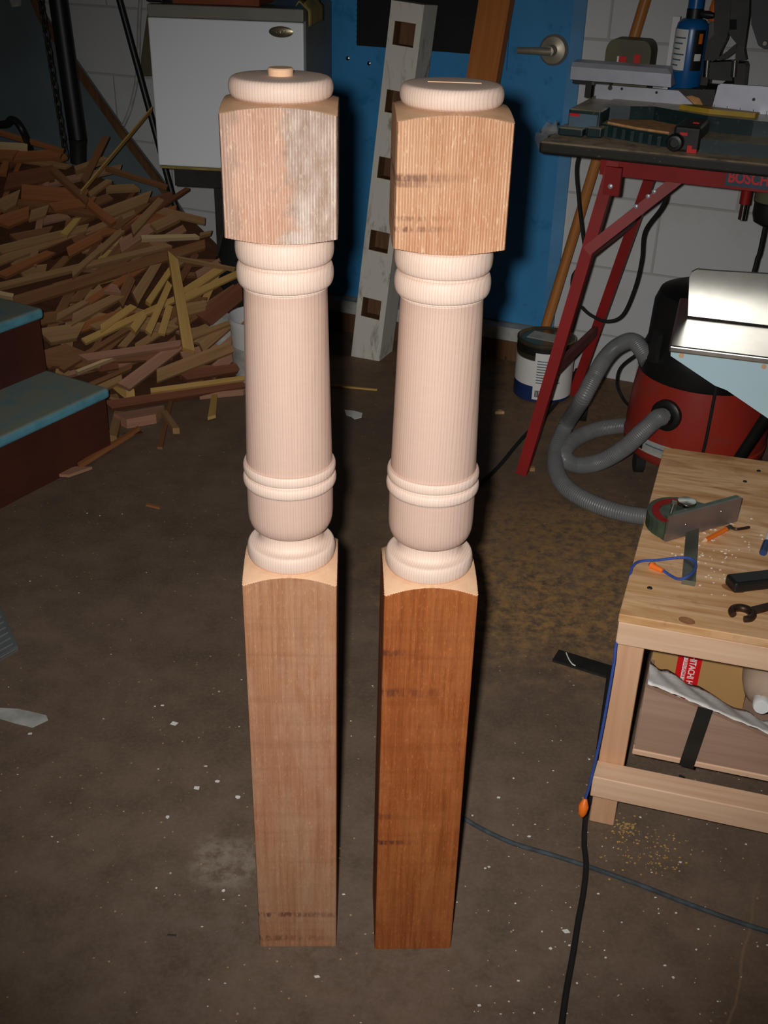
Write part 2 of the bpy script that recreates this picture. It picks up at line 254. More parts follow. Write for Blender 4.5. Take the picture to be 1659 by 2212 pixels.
# ---------------------------------------------------------------- mesh building
class MB:
    def __init__(s): s.v = []; s.f = []; s.mi = []; s.sm = []
    def add(s, vs, fs, M=None, mi=0, smooth=False):
        b = len(s.v); s.v += [(M @ Vector(p)) if M else Vector(p) for p in vs]; s.f += [[b + i for i in f] for f in fs]; s.mi += [mi] * len(fs); s.sm += [smooth] * len(fs); return s
    def box(s, a, b, M=None, mi=0, bev=0):
        (x0, y0, z0), (x1, y1, z1) = [min(p, q) for p, q in zip(a, b)], [max(p, q) for p, q in zip(a, b)]
        if bev:
            bm = bmesh.new(); bmesh.ops.create_cube(bm, size=1)
            for q in bm.verts: q.co = Vector((x0 + (q.co.x + .5) * (x1 - x0), y0 + (q.co.y + .5) * (y1 - y0), z0 + (q.co.z + .5) * (z1 - z0)))
            bmesh.ops.bevel(bm, geom=bm.edges[:], offset=bev, segments=3, affect='EDGES', profile=.5)
            bm.verts.index_update(); s.add([q.co.copy() for q in bm.verts], [[q.index for q in f.verts] for f in bm.faces], M, mi); bm.free(); return s
        return s.add([(x, y, z) for x in (x0, x1) for y in (y0, y1) for z in (z0, z1)], [(0, 1, 3, 2), (4, 6, 7, 5), (0, 4, 5, 1), (2, 3, 7, 6), (0, 2, 6, 4), (1, 5, 7, 3)], M, mi)
    def prism(s, poly, axis, a, b, M=None, mi=0):
        """poly: 2D points in the plane across axis (0: yz, 1: xz, 2: xy), extruded from a to b"""
        def P(p, h): return {0: (h, p[0], p[1]), 1: (p[0], h, p[1]), 2: (p[0], p[1], h)}[axis]
        n = len(poly); vs = [P(p, a) for p in poly] + [P(p, b) for p in poly]
        return s.add(vs, [list(range(n))[::-1], list(range(n, 2 * n))] + [(i, (i + 1) % n, n + (i + 1) % n, n + i) for i in range(n)], M, mi)
    def bar(s, p, q, w, t, nrm=(0, 0, 1), mi=0, shear=0):
        p, q = Vector(p), Vector(q); d = (q - p); L = d.length; d.normalize(); n = Vector(nrm); n = (n - n.dot(d) * d).normalized(); c = n.cross(d)
        M = Matrix((d, c, n)).transposed().to_4x4(); M.translation = p
        return s.box((0, -w / 2, -t / 2), (L, w / 2, t / 2), M, mi)
    def lathe(s, prof, M=None, n=40, mi=0, closed=True, smooth=True):
        """prof: (r, z) from bottom to top"""
        vs = []; fs = []
        for r, z in prof: vs += [(r * math.cos(2 * math.pi * i / n), r * math.sin(2 * math.pi * i / n), z) for i in range(n)]
        for k in range(len(prof) - 1): fs += [(k * n + i, k * n + (i + 1) % n, (k + 1) * n + (i + 1) % n, (k + 1) * n + i) for i in range(n)]
        s.add(vs, fs, M, mi, smooth)
        if closed:
            b = len(s.v) - len(vs); s.f += [[b + i for i in range(n)][::-1], [b + (len(prof) - 1) * n + i for i in range(n)]]; s.mi += [mi, mi]; s.sm += [False, False]
        return s
    def tube(s, path, r, n=10, mi=0, closed=False, ripple=None):
        P = [Vector(p) for p in path]; m = len(P); up = Vector((0, 0, 1)); vs = []; fs = []; nv = None
        for i, p in enumerate(P):
            d = ((P[(i + 1) % m] if closed or i < m - 1 else P[i]) - (P[i - 1] if closed or i else P[i])).normalized()
            if nv is None: nv = d.cross(up if abs(d.z) < .9 else Vector((1, 0, 0))).normalized()
            nv = (nv - nv.dot(d) * d).normalized(); b = d.cross(nv); rr = (r[i] if isinstance(r, (list, tuple)) else r) * (ripple[i % len(ripple)] if ripple else 1)
            vs += [p + (nv * math.cos(2 * math.pi * k / n) + b * math.sin(2 * math.pi * k / n)) * rr for k in range(n)]
        for i in range(m if closed else m - 1):
            j = (i + 1) % m; fs += [(i * n + k, i * n + (k + 1) % n, j * n + (k + 1) % n, j * n + k) for k in range(n)]
        s.add(vs, fs, None, mi, True)
        if not closed:
            b0 = len(s.v) - len(vs); s.f += [[b0 + k for k in range(n)][::-1], [b0 + (m - 1) * n + k for k in range(n)]]; s.mi += [mi] * 2; s.sm += [False] * 2
        return s
    def cyl(s, p, q, r, n=20, mi=0): return s.tube([p, q], r, n, mi)
    def build(s, name, mats, parent=None, label=None, category=None, group=None, kind=None, M=None):
        """M: keep the mesh in local coordinates and place it by M"""
        me = bpy.data.meshes.new(name); o = bpy.data.objects.new(name, me); COL.objects.link(o); V = s.v
        if M is not None: o.matrix_world = M
        elif parent is not None:
            w = wloc(parent); off = w if parent.get('origin_children') is None else w
            o.parent = parent; V = [p - w for p in V]
        else:
            c = Vector(((min(p.x for p in V) + max(p.x for p in V)) / 2, (min(p.y for p in V) + max(p.y for p in V)) / 2, min(p.z for p in V)))
            o.location = c; V = [p - c for p in V]
        me.from_pydata([tuple(p) for p in V], [], s.f)
        for m in (mats if isinstance(mats, (list, tuple)) else [mats]): me.materials.append(MAT[m] if isinstance(m, str) else m)
        for f, i, k in zip(me.polygons, s.mi, s.sm): f.material_index = i; f.use_smooth = k
        bm = bmesh.new(); bm.from_mesh(me); bmesh.ops.recalc_face_normals(bm, faces=bm.faces[:]); bm.to_mesh(me); bm.free()
        if hasattr(me, 'set_sharp_from_angle') and any(s.sm): me.set_sharp_from_angle(angle=math.radians(38))
        tag(o, label, category, group, kind); return o
def wloc(o):
    p = o.location.copy()
    while o.parent: o = o.parent; p += o.location
    return p
def tag(o, label=None, category=None, group=None, kind=None):
    for k, v in (('label', label), ('category', category), ('group', group), ('kind', kind)):
        if v: o[k] = v
    return o
def thing(name, label, category, loc, group=None):
    o = bpy.data.objects.new(name, None); COL.objects.link(o); o.location = loc; o.empty_display_size = .05; return tag(o, label, category, group)
def smooth_path(pts, n=8):
    P = [Vector(p) for p in pts]; out = []
    for i in range(len(P) - 1):
        a, b, c, d = P[max(i - 1, 0)], P[i], P[i + 1], P[min(i + 2, len(P) - 1)]
        for k in range(n):
            t = k / n; out.append(.5 * ((2 * b) + (c - a) * t + (2 * a - 5 * b + 4 * c - d) * t * t + (3 * b - a - 3 * c + d) * t ** 3))
    return out + [P[-1]]
def text(name, body, size, M, mat, parent, ext=.0004, bold=.0):
    c = bpy.data.curves.new(name, 'FONT'); c.body = body; c.size = size; c.extrude = ext; c.materials.append(MAT[mat])
    c.offset = size * bold; tmp = bpy.data.objects.new(name, c); COL.objects.link(tmp); bpy.context.view_layer.update()
    me = bpy.data.meshes.new_from_object(tmp.evaluated_get(bpy.context.evaluated_depsgraph_get())); bpy.data.objects.remove(tmp); me.name = name
    o = bpy.data.objects.new(name, me); COL.objects.link(o); o.parent = parent
    o.matrix_local = Matrix.Translation(-wloc(parent)) @ M; return o
def axes(x, y, z, loc):
    M = Matrix((Vector(x).normalized(), Vector(y).normalized(), Vector(z).normalized())).transposed().to_4x4(); M.translation = loc; return M
# ---------------------------------------------------------------- the room
WF = Frame(.557, 3.088, math.atan(-.43))             # back wall: v = 0 is its face
MB().box((-4, -1.5, -.05), (4, 6, 0)).build('floor', 'floor', kind='structure', M=Matrix.Identity(4))
uj0 = WF.hit(1239, 300, 0).x; ud0 = -1.02                 # door opening between ud0 and uj0
dz = .113
def wallM(): return WF.M
MB().box((uj0, 0, 0), (3.2, .2, 2.6)).box((-3.4, 0, 0), (ud0, .2, 2.6)).box((ud0, 0, 2.1), (uj0, .2, 2.6)).build('wall_back', 'wall', kind='structure', M=wallM())
MB().box((ud0, .0, 0), (uj0, .2, dz - .045), M=WF.M).build('trim_1', 'old_wood', kind='structure')                      # timber step under the sill
MB().box((ud0, -.012, dz - .045), (uj0, .2, dz - .004), M=WF.M).build('trim_2', 'sill', kind='structure')
MB().box((uj0 - .035, -.008, dz), (uj0, .18, 2.1), M=WF.M).box((ud0, -.008, dz), (ud0 + .035, .18, 2.1), M=WF.M).box((ud0, -.008, 2.065), (uj0, .18, 2.1), M=WF.M).build('trim_3', 'blue_trim', kind='structure')
door = thing('door_1', 'blue painted steel door with black louvred vent', 'door', WF.p((ud0 + uj0) / 2, .03, dz)); door['kind'] = 'structure'
MB().box((ud0 + .037, .03, dz), (uj0 - .038, .07, 2.063), M=WF.M).build('door_panel', 'blue_paint', door)
va, vb = WF.hit(770, 103, .02), WF.hit(1050, 115, .02); vz = WF.hit(900, 108, .02).z
fa, fb = WF.hit(742, 140, .02), WF.hit(1090, 140, .02)
mv = MB().box((fa.x, .022, vz - .035), (fb.x + .005, .031, 1.62), M=WF.M)
vent = mv.build('vent_plate', 'blue_paint', door)
mg = MB().box((va.x, .021, vz), (vb.x, .024, 1.58), M=WF.M)
for k in range(38):
    z = vz + .008 + k * .014
    if z < 1.57: mg.box((va.x, .0185, z), (vb.x, .0215, z + .0035), M=WF.M)
mg.build('vent_grille', 'black_matte', vent)
for x, y in ((751, 126), (797, 137)):
    h = WF.hit(x, y, .02); MB().lathe([(.006, 0), (.006, .002), (.003, .004)], WF.M @ Matrix.Translation((h.x, .022, h.z)) @ Matrix.Rotation(math.pi / 2, 4, 'X'), 12).build('vent_screw', 'chrome', vent)
h = WF.hit(1190, 110, .0); hM = WF.M @ Matrix.Translation((h.x, .03, h.z)) @ Matrix.Rotation(math.pi / 2, 4, 'X')
hd = MB().lathe([(.04, 0), (.04, .006), (.034, .013), (.02, .015), (.014, .017), (.013, .05), (.0, .052)], hM, 40).build('door_handle', 'satin', door)
l0, l1 = WF.hit(1190, 112, -.02), WF.hit(1119, 109, -.02)
MB().tube([WF.w(q) for q in (l0, l0.lerp(l1, .5) + Vector((0, -.004, .001)), l1)], [.011, .0095, .0085], 14).build('lever', 'satin', hd)
# ---------------------------------------------------------------- the two newel posts
def sq(th, h): return min(h / max(abs(math.cos(th)), abs(math.sin(th))), h * math.sqrt(2) - .0014)
def polar(prof, half=None, n=192, tone=None):
    """(z, r) from bottom to top, clipped by a square of half-width half; material 1 where the square side governs"""
    m = MB(); big = 9.
    for z, r in prof: m.v += [Vector(((min(r, sq(2 * math.pi * i / n, half)) if half else r) * math.cos(2 * math.pi * i / n), (min(r, sq(2 * math.pi * i / n, half)) if half else r) * math.sin(2 * math.pi * i / n), z)) for i in range(n)]
    for k in range(len(prof) - 1):
        for i in range(n):
            j = (i + 1) % n; m.f.append([k * n + i, k * n + j, (k + 1) * n + j, (k + 1) * n + i])
            s_ = sq(2 * math.pi * (i + .5) / n, half) if half else big
            m.mi.append(tone((prof[k][0] + prof[k + 1][0]) / 2) if tone else 1 if (prof[k][1] + prof[k + 1][1]) / 2 > s_ else 0); m.sm.append(True)
    m.f += [list(range(n))[::-1], [(len(prof) - 1) * n + i for i in range(n)]]; m.mi += [0, 0]; m.sm += [False, False]; return m
def roll(zc, r, hz, rin, k=11, lo=-90, hi=90):
    """a half-round bead: centre height, outer radius, half height"""
    return [(zc + hz * math.sin(math.radians(lo + (hi - lo) * i / (k - 1))), rin + (r - rin) * math.cos(math.radians(lo + (hi - lo) * i / (k - 1))) ** .8) for i in range(k)]
def ramp(z0, r0, z1, r1, n=40, p=1.): return [(z0 + (z1 - z0) * (i / n), r0 + (r1 - r0) * (i / n) ** p) for i in range(n + 1)]
def newel(x, y, ang, label, mats, d_cap, d_blk, d_mid, d_base, stub):
    t = thing('newel_post', label, 'newel post', (x, y, 0), 'pair of turned newel posts'); t.rotation_euler.z = ang
    HB = .0516; tm, bm_, sm_ = mats
    def part(name, m, ms, par=t, lab=None, dz=0):
        me = m; o = me.build(name, ms, None, M=Matrix.Identity(4)); o.parent = par; o.matrix_world = Matrix.Identity(4); o.location = (0, 0, 0)
        if lab: o['label'] = lab
        return o
    def sh(pr, d): return [(z + d, r) for z, r in pr]
    # square foot with its cut shoulder
    zb = .5772 + d_base
    base = [(0, .0728), (.0006, .074), (zb - .004, .074)] + ramp(zb - .0022, .0745, .5885 + d_base, .0515, 60, 1.25) + [(.5892 + d_base, .044), (.590 + d_base, .036)]
    part('square_base', polar(base, HB), ['shoulder', bm_[1]], lab='rough sawn square foot')
    neck = [(.588, .034), (.5885, .0445)] + roll(.5985, .0489, .0098, .0445, 13) + [(.6086, .042), (.6092, .0385), (.6105, .0362), (.613, .0347), (.617, .0338), (.622, .0338), (.6262, .0347)]
    cup = [(.6266, .0375), (.6276, .0400), (.630, .0424), (.634, .0444), (.639, .0457), (.645, .0463), (.655, .0464), (.679, .0464)]
    beads = [(.6795, .0468)] + roll(.6868, .0500, .0060, .0470, 9) + [(.6938, .0473)] + roll(.7010, .0494, .0060, .0466, 9) + [(.7075, .0456)]
    shaft = ramp(.708, .0456, .896, .0411, 12, 1.)
    rolls = [(.8975, .0415), (.8982, .0430)] + roll(.9105, .0475, .0110, .0428, 13) + [(.9220, .0428), (.9226, .0432)] + roll(.9355, .0478, .0118, .0432, 13) + [(.9485, .044), (.9492, .04)]
    col = sh(neck + cup + beads, d_base) if False else [(z + (d_base if z < .66 else d_mid if z < .72 else d_blk), r) for z, r in neck + cup + beads + shaft + rolls]
    part('turned_column', polar(col, None, 192, lambda z: 0 if .7065 + d_mid < z < .896 + d_blk or .625 + d_base < z < .679 + d_mid else 1), [tm, tm.replace('turned_', 'turned_pale_')], lab='smooth turned column with rings')
    zl, zu = .9560 + d_blk, 1.0625 + d_cap
    blk = [(.9484 + d_blk, .04), (.9488 + d_blk, .0455)] + ramp(.9490 + d_blk, .0462, zl, .0728, 40, 1.) + [(zl + .0006, .0745), (zu - .0006, .0745)] + ramp(zu, .0728, 1.0694 + d_cap, .0515, 50, 1.3) + [(1.0704 + d_cap, .0435), (1.0708 + d_cap, .040)]
    part('square_block', polar(blk, HB), ['shoulder_top', bm_[0]], lab='rough square upper block')
    cap = [(1.0700 + d_cap, .04), (1.0704 + d_cap, .0428)] + roll(1.0797 + d_cap, .0472, .0088, .0410, 15) + [(1.0889 + d_cap, .037), (1.0890 + d_cap, .001)]
    cp = part('round_cap', polar(cap), [tm.replace('turned_', 'turned_pale_')], lab='rounded turned disc on top')
    if stub: part('lathe_stub', polar([(1.088, .0112), (1.0945, .0115), (1.0955, .0105)], None, 24), ['shoulder'], cp, 'small round stub on the cap')
    else: part('lathe_mark', MB().bar((-.022, .004, 1.0892 + d_cap), (.026, -.001, 1.0892 + d_cap), .0018, .0008), ['shoulder'], cp)
    return t
newel(-.1023, 1.0305, math.radians(2.0), 'turned newel post with a grey stained upper block and a small stub on its cap', ('turned_a', ('block_a', 'base_a'), None), 0, 0, 0, 0, True)
newel(.0515, 1.0315, math.radians(2.8), 'turned newel post with a tan block and darker orange brown foot', ('turned_b', ('block_b', 'base_b'), None), -.0028, -.006, -.004, -.0088, False)
# ---------------------------------------------------------------- leaning post, beam and broom handle by the door
pa, pb = onz(783, 800, 0), None
def lean(px0, px1, v0, v1): return WF.w(WF.hit(*px0, v0)), WF.w(WF.hit(*px1, v1))
wp0, wp1 = lean((800, 790), (896, 6), -.145, -.075)
d = (wp1 - wp0).normalized(); nf = (-WF.v - (-WF.v).dot(d) * d).normalized(); cx_ = d.cross(nf).normalized()
if cx_.dot(WF.u) < 0: cx_ = -cx_
PM = axes(cx_, -nf, d, wp0); L = (wp1 - wp0).length; hw = .048
wpost = thing('weathered_post', 'weathered white painted post with square mortise holes leaning on the blue door', 'post', wp0)
hs = []
for p in ((890, 73), (857, 219), (840, 361), (824, 515), (811, 659)):
    q0 = None; best = 9
    for k in range(400):
        s_ = L * k / 400; y = proj(wp0 + d * s_)[1]
        if abs(y - p[1]) < best: best = abs(y - p[1]); q0 = s_
    hs.append(q0)
hs.sort(); m = MB(); e = .03; zs = [.0]
for hcen in hs: zs += [hcen - e, hcen + e]
zs.append(L); hx = .031
m.box((-hw, -.045 + .04, 0), (hw, .05, L), PM); m.box((-hw, -.05, 0), (-hx, -.004, L), PM); m.box((hx, -.05, 0), (hw, -.004, L), PM)
for a, b in zip(zs[::2], zs[1::2]): m.box((-hx, -.05, a), (hx, -.004, b), PM)
o_ = m.build('timber', 'post_white', wpost)
for hcen in hs: MB().box((-hx, -.0065, hcen - e), (hx, -.0042, hcen + e), PM).box((-hx + .0002, -.0488, hcen - e), (-hx + .0014, -.0065, hcen + e), PM).box((hx - .0014, -.0488, hcen - e), (hx - .0002, -.0065, hcen + e), PM).box((-hx + .0015, -.0488, hcen + e - .0014), (hx - .0015, -.0065, hcen + e - .0002), PM).box((-hx + .0015, -.0488, hcen - e + .0002), (hx - .0015, -.0065, hcen - e + .0014), PM).build('mortise', 'old_wood', wpost)
b0, b1 = lean((955, 700), (1083, -60), -.13, -.05)
d = (b1 - b0).normalized(); t_ = -b0.z / d.z; b0 = b0 + d * t_; nf = (-WF.v - (-WF.v).dot(d) * d).normalized(); cb = d.cross(nf).normalized(); cb = cb if cb.dot(WF.u) > 0 else -cb
BM = axes(cb, -nf, d, b0); Lb = (b1 - b0).length
MB().box((-.043, -.02, 0), (.043, .02, Lb)).build('timber_beam', 'beam', label='plain orange brown beam leaning on the blue door behind the right newel post', category='beam', M=BM)
h0, h1 = WF.w(WF.hit(1170, 735, -.12)), WF.w(WF.hit(1399, -15, -.03)); d = (h1 - h0).normalized(); h0 = h0 - d * (h0.z / d.z)
MB().lathe([(.013, 0), (.0145, .02), (.0145, (h1 - h0).length)], None, 18).build('broom_handle', 'handle_wood', label='long varnished wooden handle leaning on the white wall behind the saw stand', category='handle', M=axes(WF.u - d * WF.u.dot(d), d.cross(WF.u), d, h0))
# ---------------------------------------------------------------- saw stand with its mitre saw (right, against the wall)
TF = Frame(.321, 2.477, math.atan2(-.395, .919)); TZ = .78
st = thing('saw_stand', 'red folding saw stand with a dusty black top against the white wall', 'saw stand', TF.p(.6, .3, 0))
MB().box((0, 0, TZ - .026), (1.3, .62, TZ), TF.M, bev=.006).build('worktop', 'table_black', st)
ap = MB().box((.135, .028, TZ - .062), (1.16, .045, TZ - .026), TF.M).build('apron', 'red_steel', st)
q = TF.hit(1567, 390, .026); plate = MB().box((q.x, .0265, TZ - .056), (q.x + .17, .0285, TZ - .0265), TF.M).build('name_plate', 'slate_dark', ap)
text('lettering', 'BOSCH', .032, TF.M @ Matrix.Translation((q.x + .004, .0262, TZ - .0475)) @ Matrix.Rotation(math.pi / 2, 4, 'X') @ Matrix.Diagonal((.80, 1, 1, 1)), 'red_label', plate, .0004, .025)
MB().box((.135, .565, TZ - .062), (1.16, .58, TZ - .026), TF.M).build('apron', 'red_steel', st)
ft = TF.w(TF.hit(1319, 378, .036)); ff = onz(1128, 1022, 0); rt = TF.p(.195, .455, TZ - .03); rf = onz(1240, 850, 0)
ft = ft + (ft - ff).normalized() * .03
def mirror(p):
    q = p - TF.o; return TF.p(1.295 - q.dot(TF.u), q.dot(TF.v), p.z)
def onleg(a, b, y):
    best = None
    for k in range(301):
        p = a.lerp(b, k / 300); e_ = abs(proj(p)[1] - y)
        if best is None or e_ < best[0]: best = (e_, p)
    return best[1]
for mir in (0, 1):
    g = (lambda p: mirror(p)) if mir else (lambda p: p)
    legf = MB().bar(g(ff), g(ft), .027, .03, -TF.v).build('leg', 'red_steel', st); MB().bar(g(rf), g(rt), .027, .03, -TF.v).build('leg', 'red_steel', st)
    for a, b in ((805, 712), (548, 470)):
        MB().bar(g(onleg(ff, ft, a)), g(onleg(rf, rt, b)), .026, .014, TF.u).build('crossbar', 'dusty_red', st)
    p0 = onleg(ff, ft, 538) + TF.v * -.02; p1 = TF.w(TF.hit(1462, 386, .022)); brc = MB().bar(g(p0), g(TF.p(p1.dot(TF.u) - TF.o.dot(TF.u) + .012, .052, TZ - .045)), .024, .006, -TF.v).build('brace', 'red_steel', st)
    if not mir:
        for x, y in ((1413, 414), (1400, 424), (1374, 446)):
            h = TF.hit(x, y, .012); MB().lathe([(.005, 0), (.005, .002), (.002, .004)], TF.M @ Matrix.Translation((h.x, .013, h.z)) @ Matrix.Rotation(math.pi / 2, 4, 'X'), 12).build('bolt', 'alu', brc)
        h = TF.hit(1318, 403, .01); MB().box((-.016, -.004, -.02), (.02, .012, .04), TF.M @ Matrix.Translation((h.x, .018, h.z))).build('hinge_bracket', 'red_steel', st)
        MB().lathe([(.0055, 0), (.0055, .002), (.002, .004)], TF.M @ Matrix.Translation((h.x, .013, h.z)) @ Matrix.Rotation(math.pi / 2, 4, 'X'), 12).build('bolt', 'alu', legf)
w0 = onz(1250, 905, .0); MB().cyl(w0 + Vector((-.015, 0, .036)), w0 + Vector((.02, -.008, .036)), .036, 28).build('wheel', 'black_matte', st)
# mitre saw
ms = thing('mitre_saw', 'dark green mitre saw with aluminium fences on the saw stand', 'saw', TF.p(.35, .3, TZ))
def pxpoly(pts, v): return [(lambda h: (h.x, h.z))(TF.hit(x, y, v)) for x, y in pts]
base = MB()
fa_, fb_ = TF.hit(1246, 288, .14), TF.hit(1330, 312, .14)
U0 = .028
base.box((U0, .12, TZ), (U0 + .075, .36, TZ + .055), TF.M, bev=.005)            # left foot
base.box((U0 - .012, .09, TZ), (U0 + .045, .15, TZ + .018), TF.M, bev=.004); base.box((U0 + .05, .10, TZ), (U0 + .085, .15, TZ + .022), TF.M, bev=.004)
base.prism([(U0 + .06, .20), (U0 + .12, .21), (U0 + .17, .235), (U0 + .24, .20), (U0 + .30, .17), (U0 + .40, .16), (U0 + .6, .16), (U0 + .6, .36), (U0 + .06, .36)], 2, TZ + .012, TZ + .058, TF.M)
base.prism([(U0 + .075, .14), (U0 + .16, .10), (U0 + .24, .075), (U0 + .30, .06), (U0 + .60, .07), (U0 + .60, .2), (U0 + .075, .22)], 2, TZ, TZ + .026, TF.M)   # turntable ring
for k in range(7): base.box((U0 + .085 + k * .022, .128 - k * .011, TZ + .002), (U0 + .093 + k * .022, .136 - k * .011, TZ + .022), TF.M)
base.build('base', 'green_dark', ms)
MB().prism([(U0 + .085, .15), (U0 + .16, .11), (U0 + .235, .09), (U0 + .235, .19), (U0 + .17, .225), (U0 + .12, .2), (U0 + .085, .195)], 2, TZ + .026, TZ + .030, TF.M).build('sawdust_film', 'sawdust', ms)
lb = MB().box((U0 + .003, .1185, TZ + .018), (U0 + .068, .1215, TZ + .046), TF.M).build('label_plate', 'slate', ms)
MB().box((U0 + .004, .1175, TZ + .040), (U0 + .026, .12, TZ + .046), TF.M).build('red_mark', 'red_label', lb)
# turned fences
fz0 = TZ + .06
lf = MB().prism(pxpoly([(1287, 226), (1287, 182), (1466, 196), (1504, 232)], .30), 1, .30, .31, TF.M).build('lower_fence', 'alu', ms)
for x, y, mt, r in ((1318, 190, 'chrome', .006), (1343, 192, 'black', .0032), (1418, 200, 'black', .0032)):
    h = TF.hit(x, y, .299); MB().lathe([(r, 0), (r * .8, .003)], TF.M @ Matrix.Translation((h.x, .300, h.z)) @ Matrix.Rotation(math.pi / 2, 4, 'X'), 14).build('screw', mt, lf)
pz0, pz1 = TF.hit(1235, 172, .28).z, TF.hit(1235, 128, .33).z
sf = MB()
sec = [(.285, pz0), (.285, pz0 + .028), (.292, pz0 + .038), (.33, pz1), (.345, pz1), (.345, pz0)]
ul, ur = TF.hit(1236, 160, .3).x, TF.hit(1452, 175, .29).x
n_ = len(sec); vs_ = [(ul, a, b) for a, b in sec] + [(ur - max(0, (b - pz0 - .025)) * 1.1, a, b) for a, b in sec]
sf.add(vs_, [list(range(n_))[::-1], list(range(n_, 2 * n_))] + [(i, (i + 1) % n_, n_ + (i + 1) % n_, n_ + i) for i in range(n_)], TF.M).build('sliding_fence', 'alu', ms)
MB().box((ul, .31, pz0 - .012), (ul + .09, .335, pz0 - .004), TF.M).build('fence_rail', 'chrome', ms)
MB().box((ul + .035, .3, TZ + .055), (ul + .05, .32, pz0 - .002), TF.M).build('fence_bracket', 'black', ms)
rfp = pxpoly([(1536, 241), (1551, 184), (1559, 181), (1700, 190), (1700, 262)], .26)
rfn = MB().prism(rfp, 1, .26, .27, TF.M).build('right_fence', 'alu', ms)
mt = MB(); ua, za = rfp[0]; ub, zb_ = rfp[4]
for k in range(46):
    f = k / 46; hh = .016 if k % 8 == 0 else .011 if k % 4 == 0 else .006; uu = ua + .004 + (ub - ua) * f; zz = za + (zb_ - za) * f
    mt.box((uu, .2592, zz + .001), (uu + .0012, .2601, zz + hh), TF.M)
mt.build('ruler_marks', 'black', rfn)
h = TF.hit(1628, 215, .259); MB().lathe([(.0035, 0), (.003, .0015)], TF.M @ Matrix.Translation((h.x, .26, h.z)) @ Matrix.Rotation(math.pi / 2, 4, 'X'), 14).build('screw_hole', 'black', rfn)
ins = pxpoly([(1460, 232), (1520, 240)], .2)
ki = TF.hit(1462, 240, .2); MB().prism([(ki.x, .23), (ki.x + .03, .215), (ki.x + .07, .2), (ki.x + .17, .195), (ki.x + .175, .215), (ki.x + .09, .235), (ki.x + .03, .25)], 2, TZ + .058, TZ + .068, TF.M).build('kerf_insert', 'yellow_wood', ms)
MB().prism(pxpoly([(1455, 192), (1545, 194), (1541, 240), (1500, 236)], .33), 1, .33, .345, TF.M).build('rear_plate', 'dark_iron', ms)
MB().prism(pxpoly([(1478, 208), (1496, 206), (1512, 212), (1524, 236), (1500, 236)], .327), 1, .322, .33, TF.M).build('sawdust_pile', 'sawdust', ms)
# turret with clamp knob
tc0, tc1 = TF.hit(1450, 330, .05), TF.hit(1508, 330, .05)
tur = MB().box((tc0.x, .04, TZ), (tc1.x, .16, TZ + .052), TF.M, bev=.006).build('clamp_housing', 'dark_iron', ms)
MB().box((tc0.x + .014, .0385, TZ + .034), (tc0.x + .030, .041, TZ + .040), TF.M).box((tc1.x - .022, .034, TZ + .001), (tc1.x - .012, .04, TZ + .016), TF.M).box((tc1.x - .012, .036, TZ + .001), (tc1.x - .002, .04, TZ + .009), TF.M).box((tc0.x + .03, .09, TZ + .0515), (tc0.x + .043, .1, TZ + .054), TF.M).build('red_lever', 'red_label', tur)
kn = TF.hit(1455, 316, .02); MB().lathe([(.017, 0), (.0185, .004), (.0185, .014), (.015, .02), (.01, .021), (.009, .017)], TF.M @ Matrix.Translation((kn.x, .042, TZ + .0195)) @ Matrix.Rotation(math.pi / 2, 4, 'X'), 30).build('clamp_knob', 'black', tur)
# pivot arm at the back
arm = MB().prism(pxpoly([(1506, 192), (1516, 118), (1530, 88), (1545, 74), (1546, -80), (1586, -80), (1578, 60), (1571, 86), (1560, 108), (1555, 124), (1540, 132), (1535, 160), (1528, 192)], .48), 1, .46, .50, TF.M)
arm.prism(pxpoly([(1530, 118), (1560, 108), (1594, 92), (1600, 78), (1570, 40), (1582, -80), (1624, -80), (1620, 30), (1610, 105), (1613, 128), (1590, 130), (1560, 130)][:0] or [(1582, -80), (1624, -80), (1620, 30), (1609, 105), (1613, 128), (1590, 130), (1592, 92), (1582, 80), (1574, 66)], .48), 1, .465, .495, TF.M)
arm.prism(pxpoly([(1552, 124), (1572, 110), (1588, 96), (1597, 92), (1590, 112), (1574, 124), (1556, 130)], .48), 1, .465, .49, TF.M)
arm.prism(pxpoly([(1536, 132), (1586, 130), (1586, 172), (1536, 168)], .48), 1, .45, .5, TF.M)
arm.prism(pxpoly([(1590, 134), (1612, 134), (1615, 142), (1610, 190), (1562, 186), (1566, 176), (1590, 178)], .48), 1, .45, .51, TF.M).box((TF.hit(1506, 190, .48).x, .34, TZ), (TF.hit(1610, 190, .48).x, .51, TF.hit(1560, 188, .48).z + .003), TF.M)
pa_ = arm.build('pivot_arm', 'dark_iron', ms)
for x in (1526, 1585):
    MB().cyl(TF.w(TF.hit(x, 166, .455)), TF.w(TF.hit(x + 3, 130, .455)), .0085, 18).build('steel_shaft', 'chrome', pa_)
MB().prism(pxpoly([(1576, 42), (1591, 42), (1591, 64), (1576, 64)], .464), 1, .462, .468, TF.M).build('dark_slot', 'black_matte', pa_)
mo = MB().prism(pxpoly([(1627, -80), (1625, 50), (1634, 78), (1640, 96), (1650, 103), (1664, 103), (1710, 80), (1710, -80)], .42), 1, .40, .5, TF.M).build('motor_housing', 'black', ms)
h = TF.hit(1652, 94, .398); MB().lathe([(.006, 0), (.005, .002)], TF.M @ Matrix.Translation((h.x, .4, h.z)) @ Matrix.Rotation(math.pi / 2, 4, 'X'), 14).build('screw', 'chrome', mo)
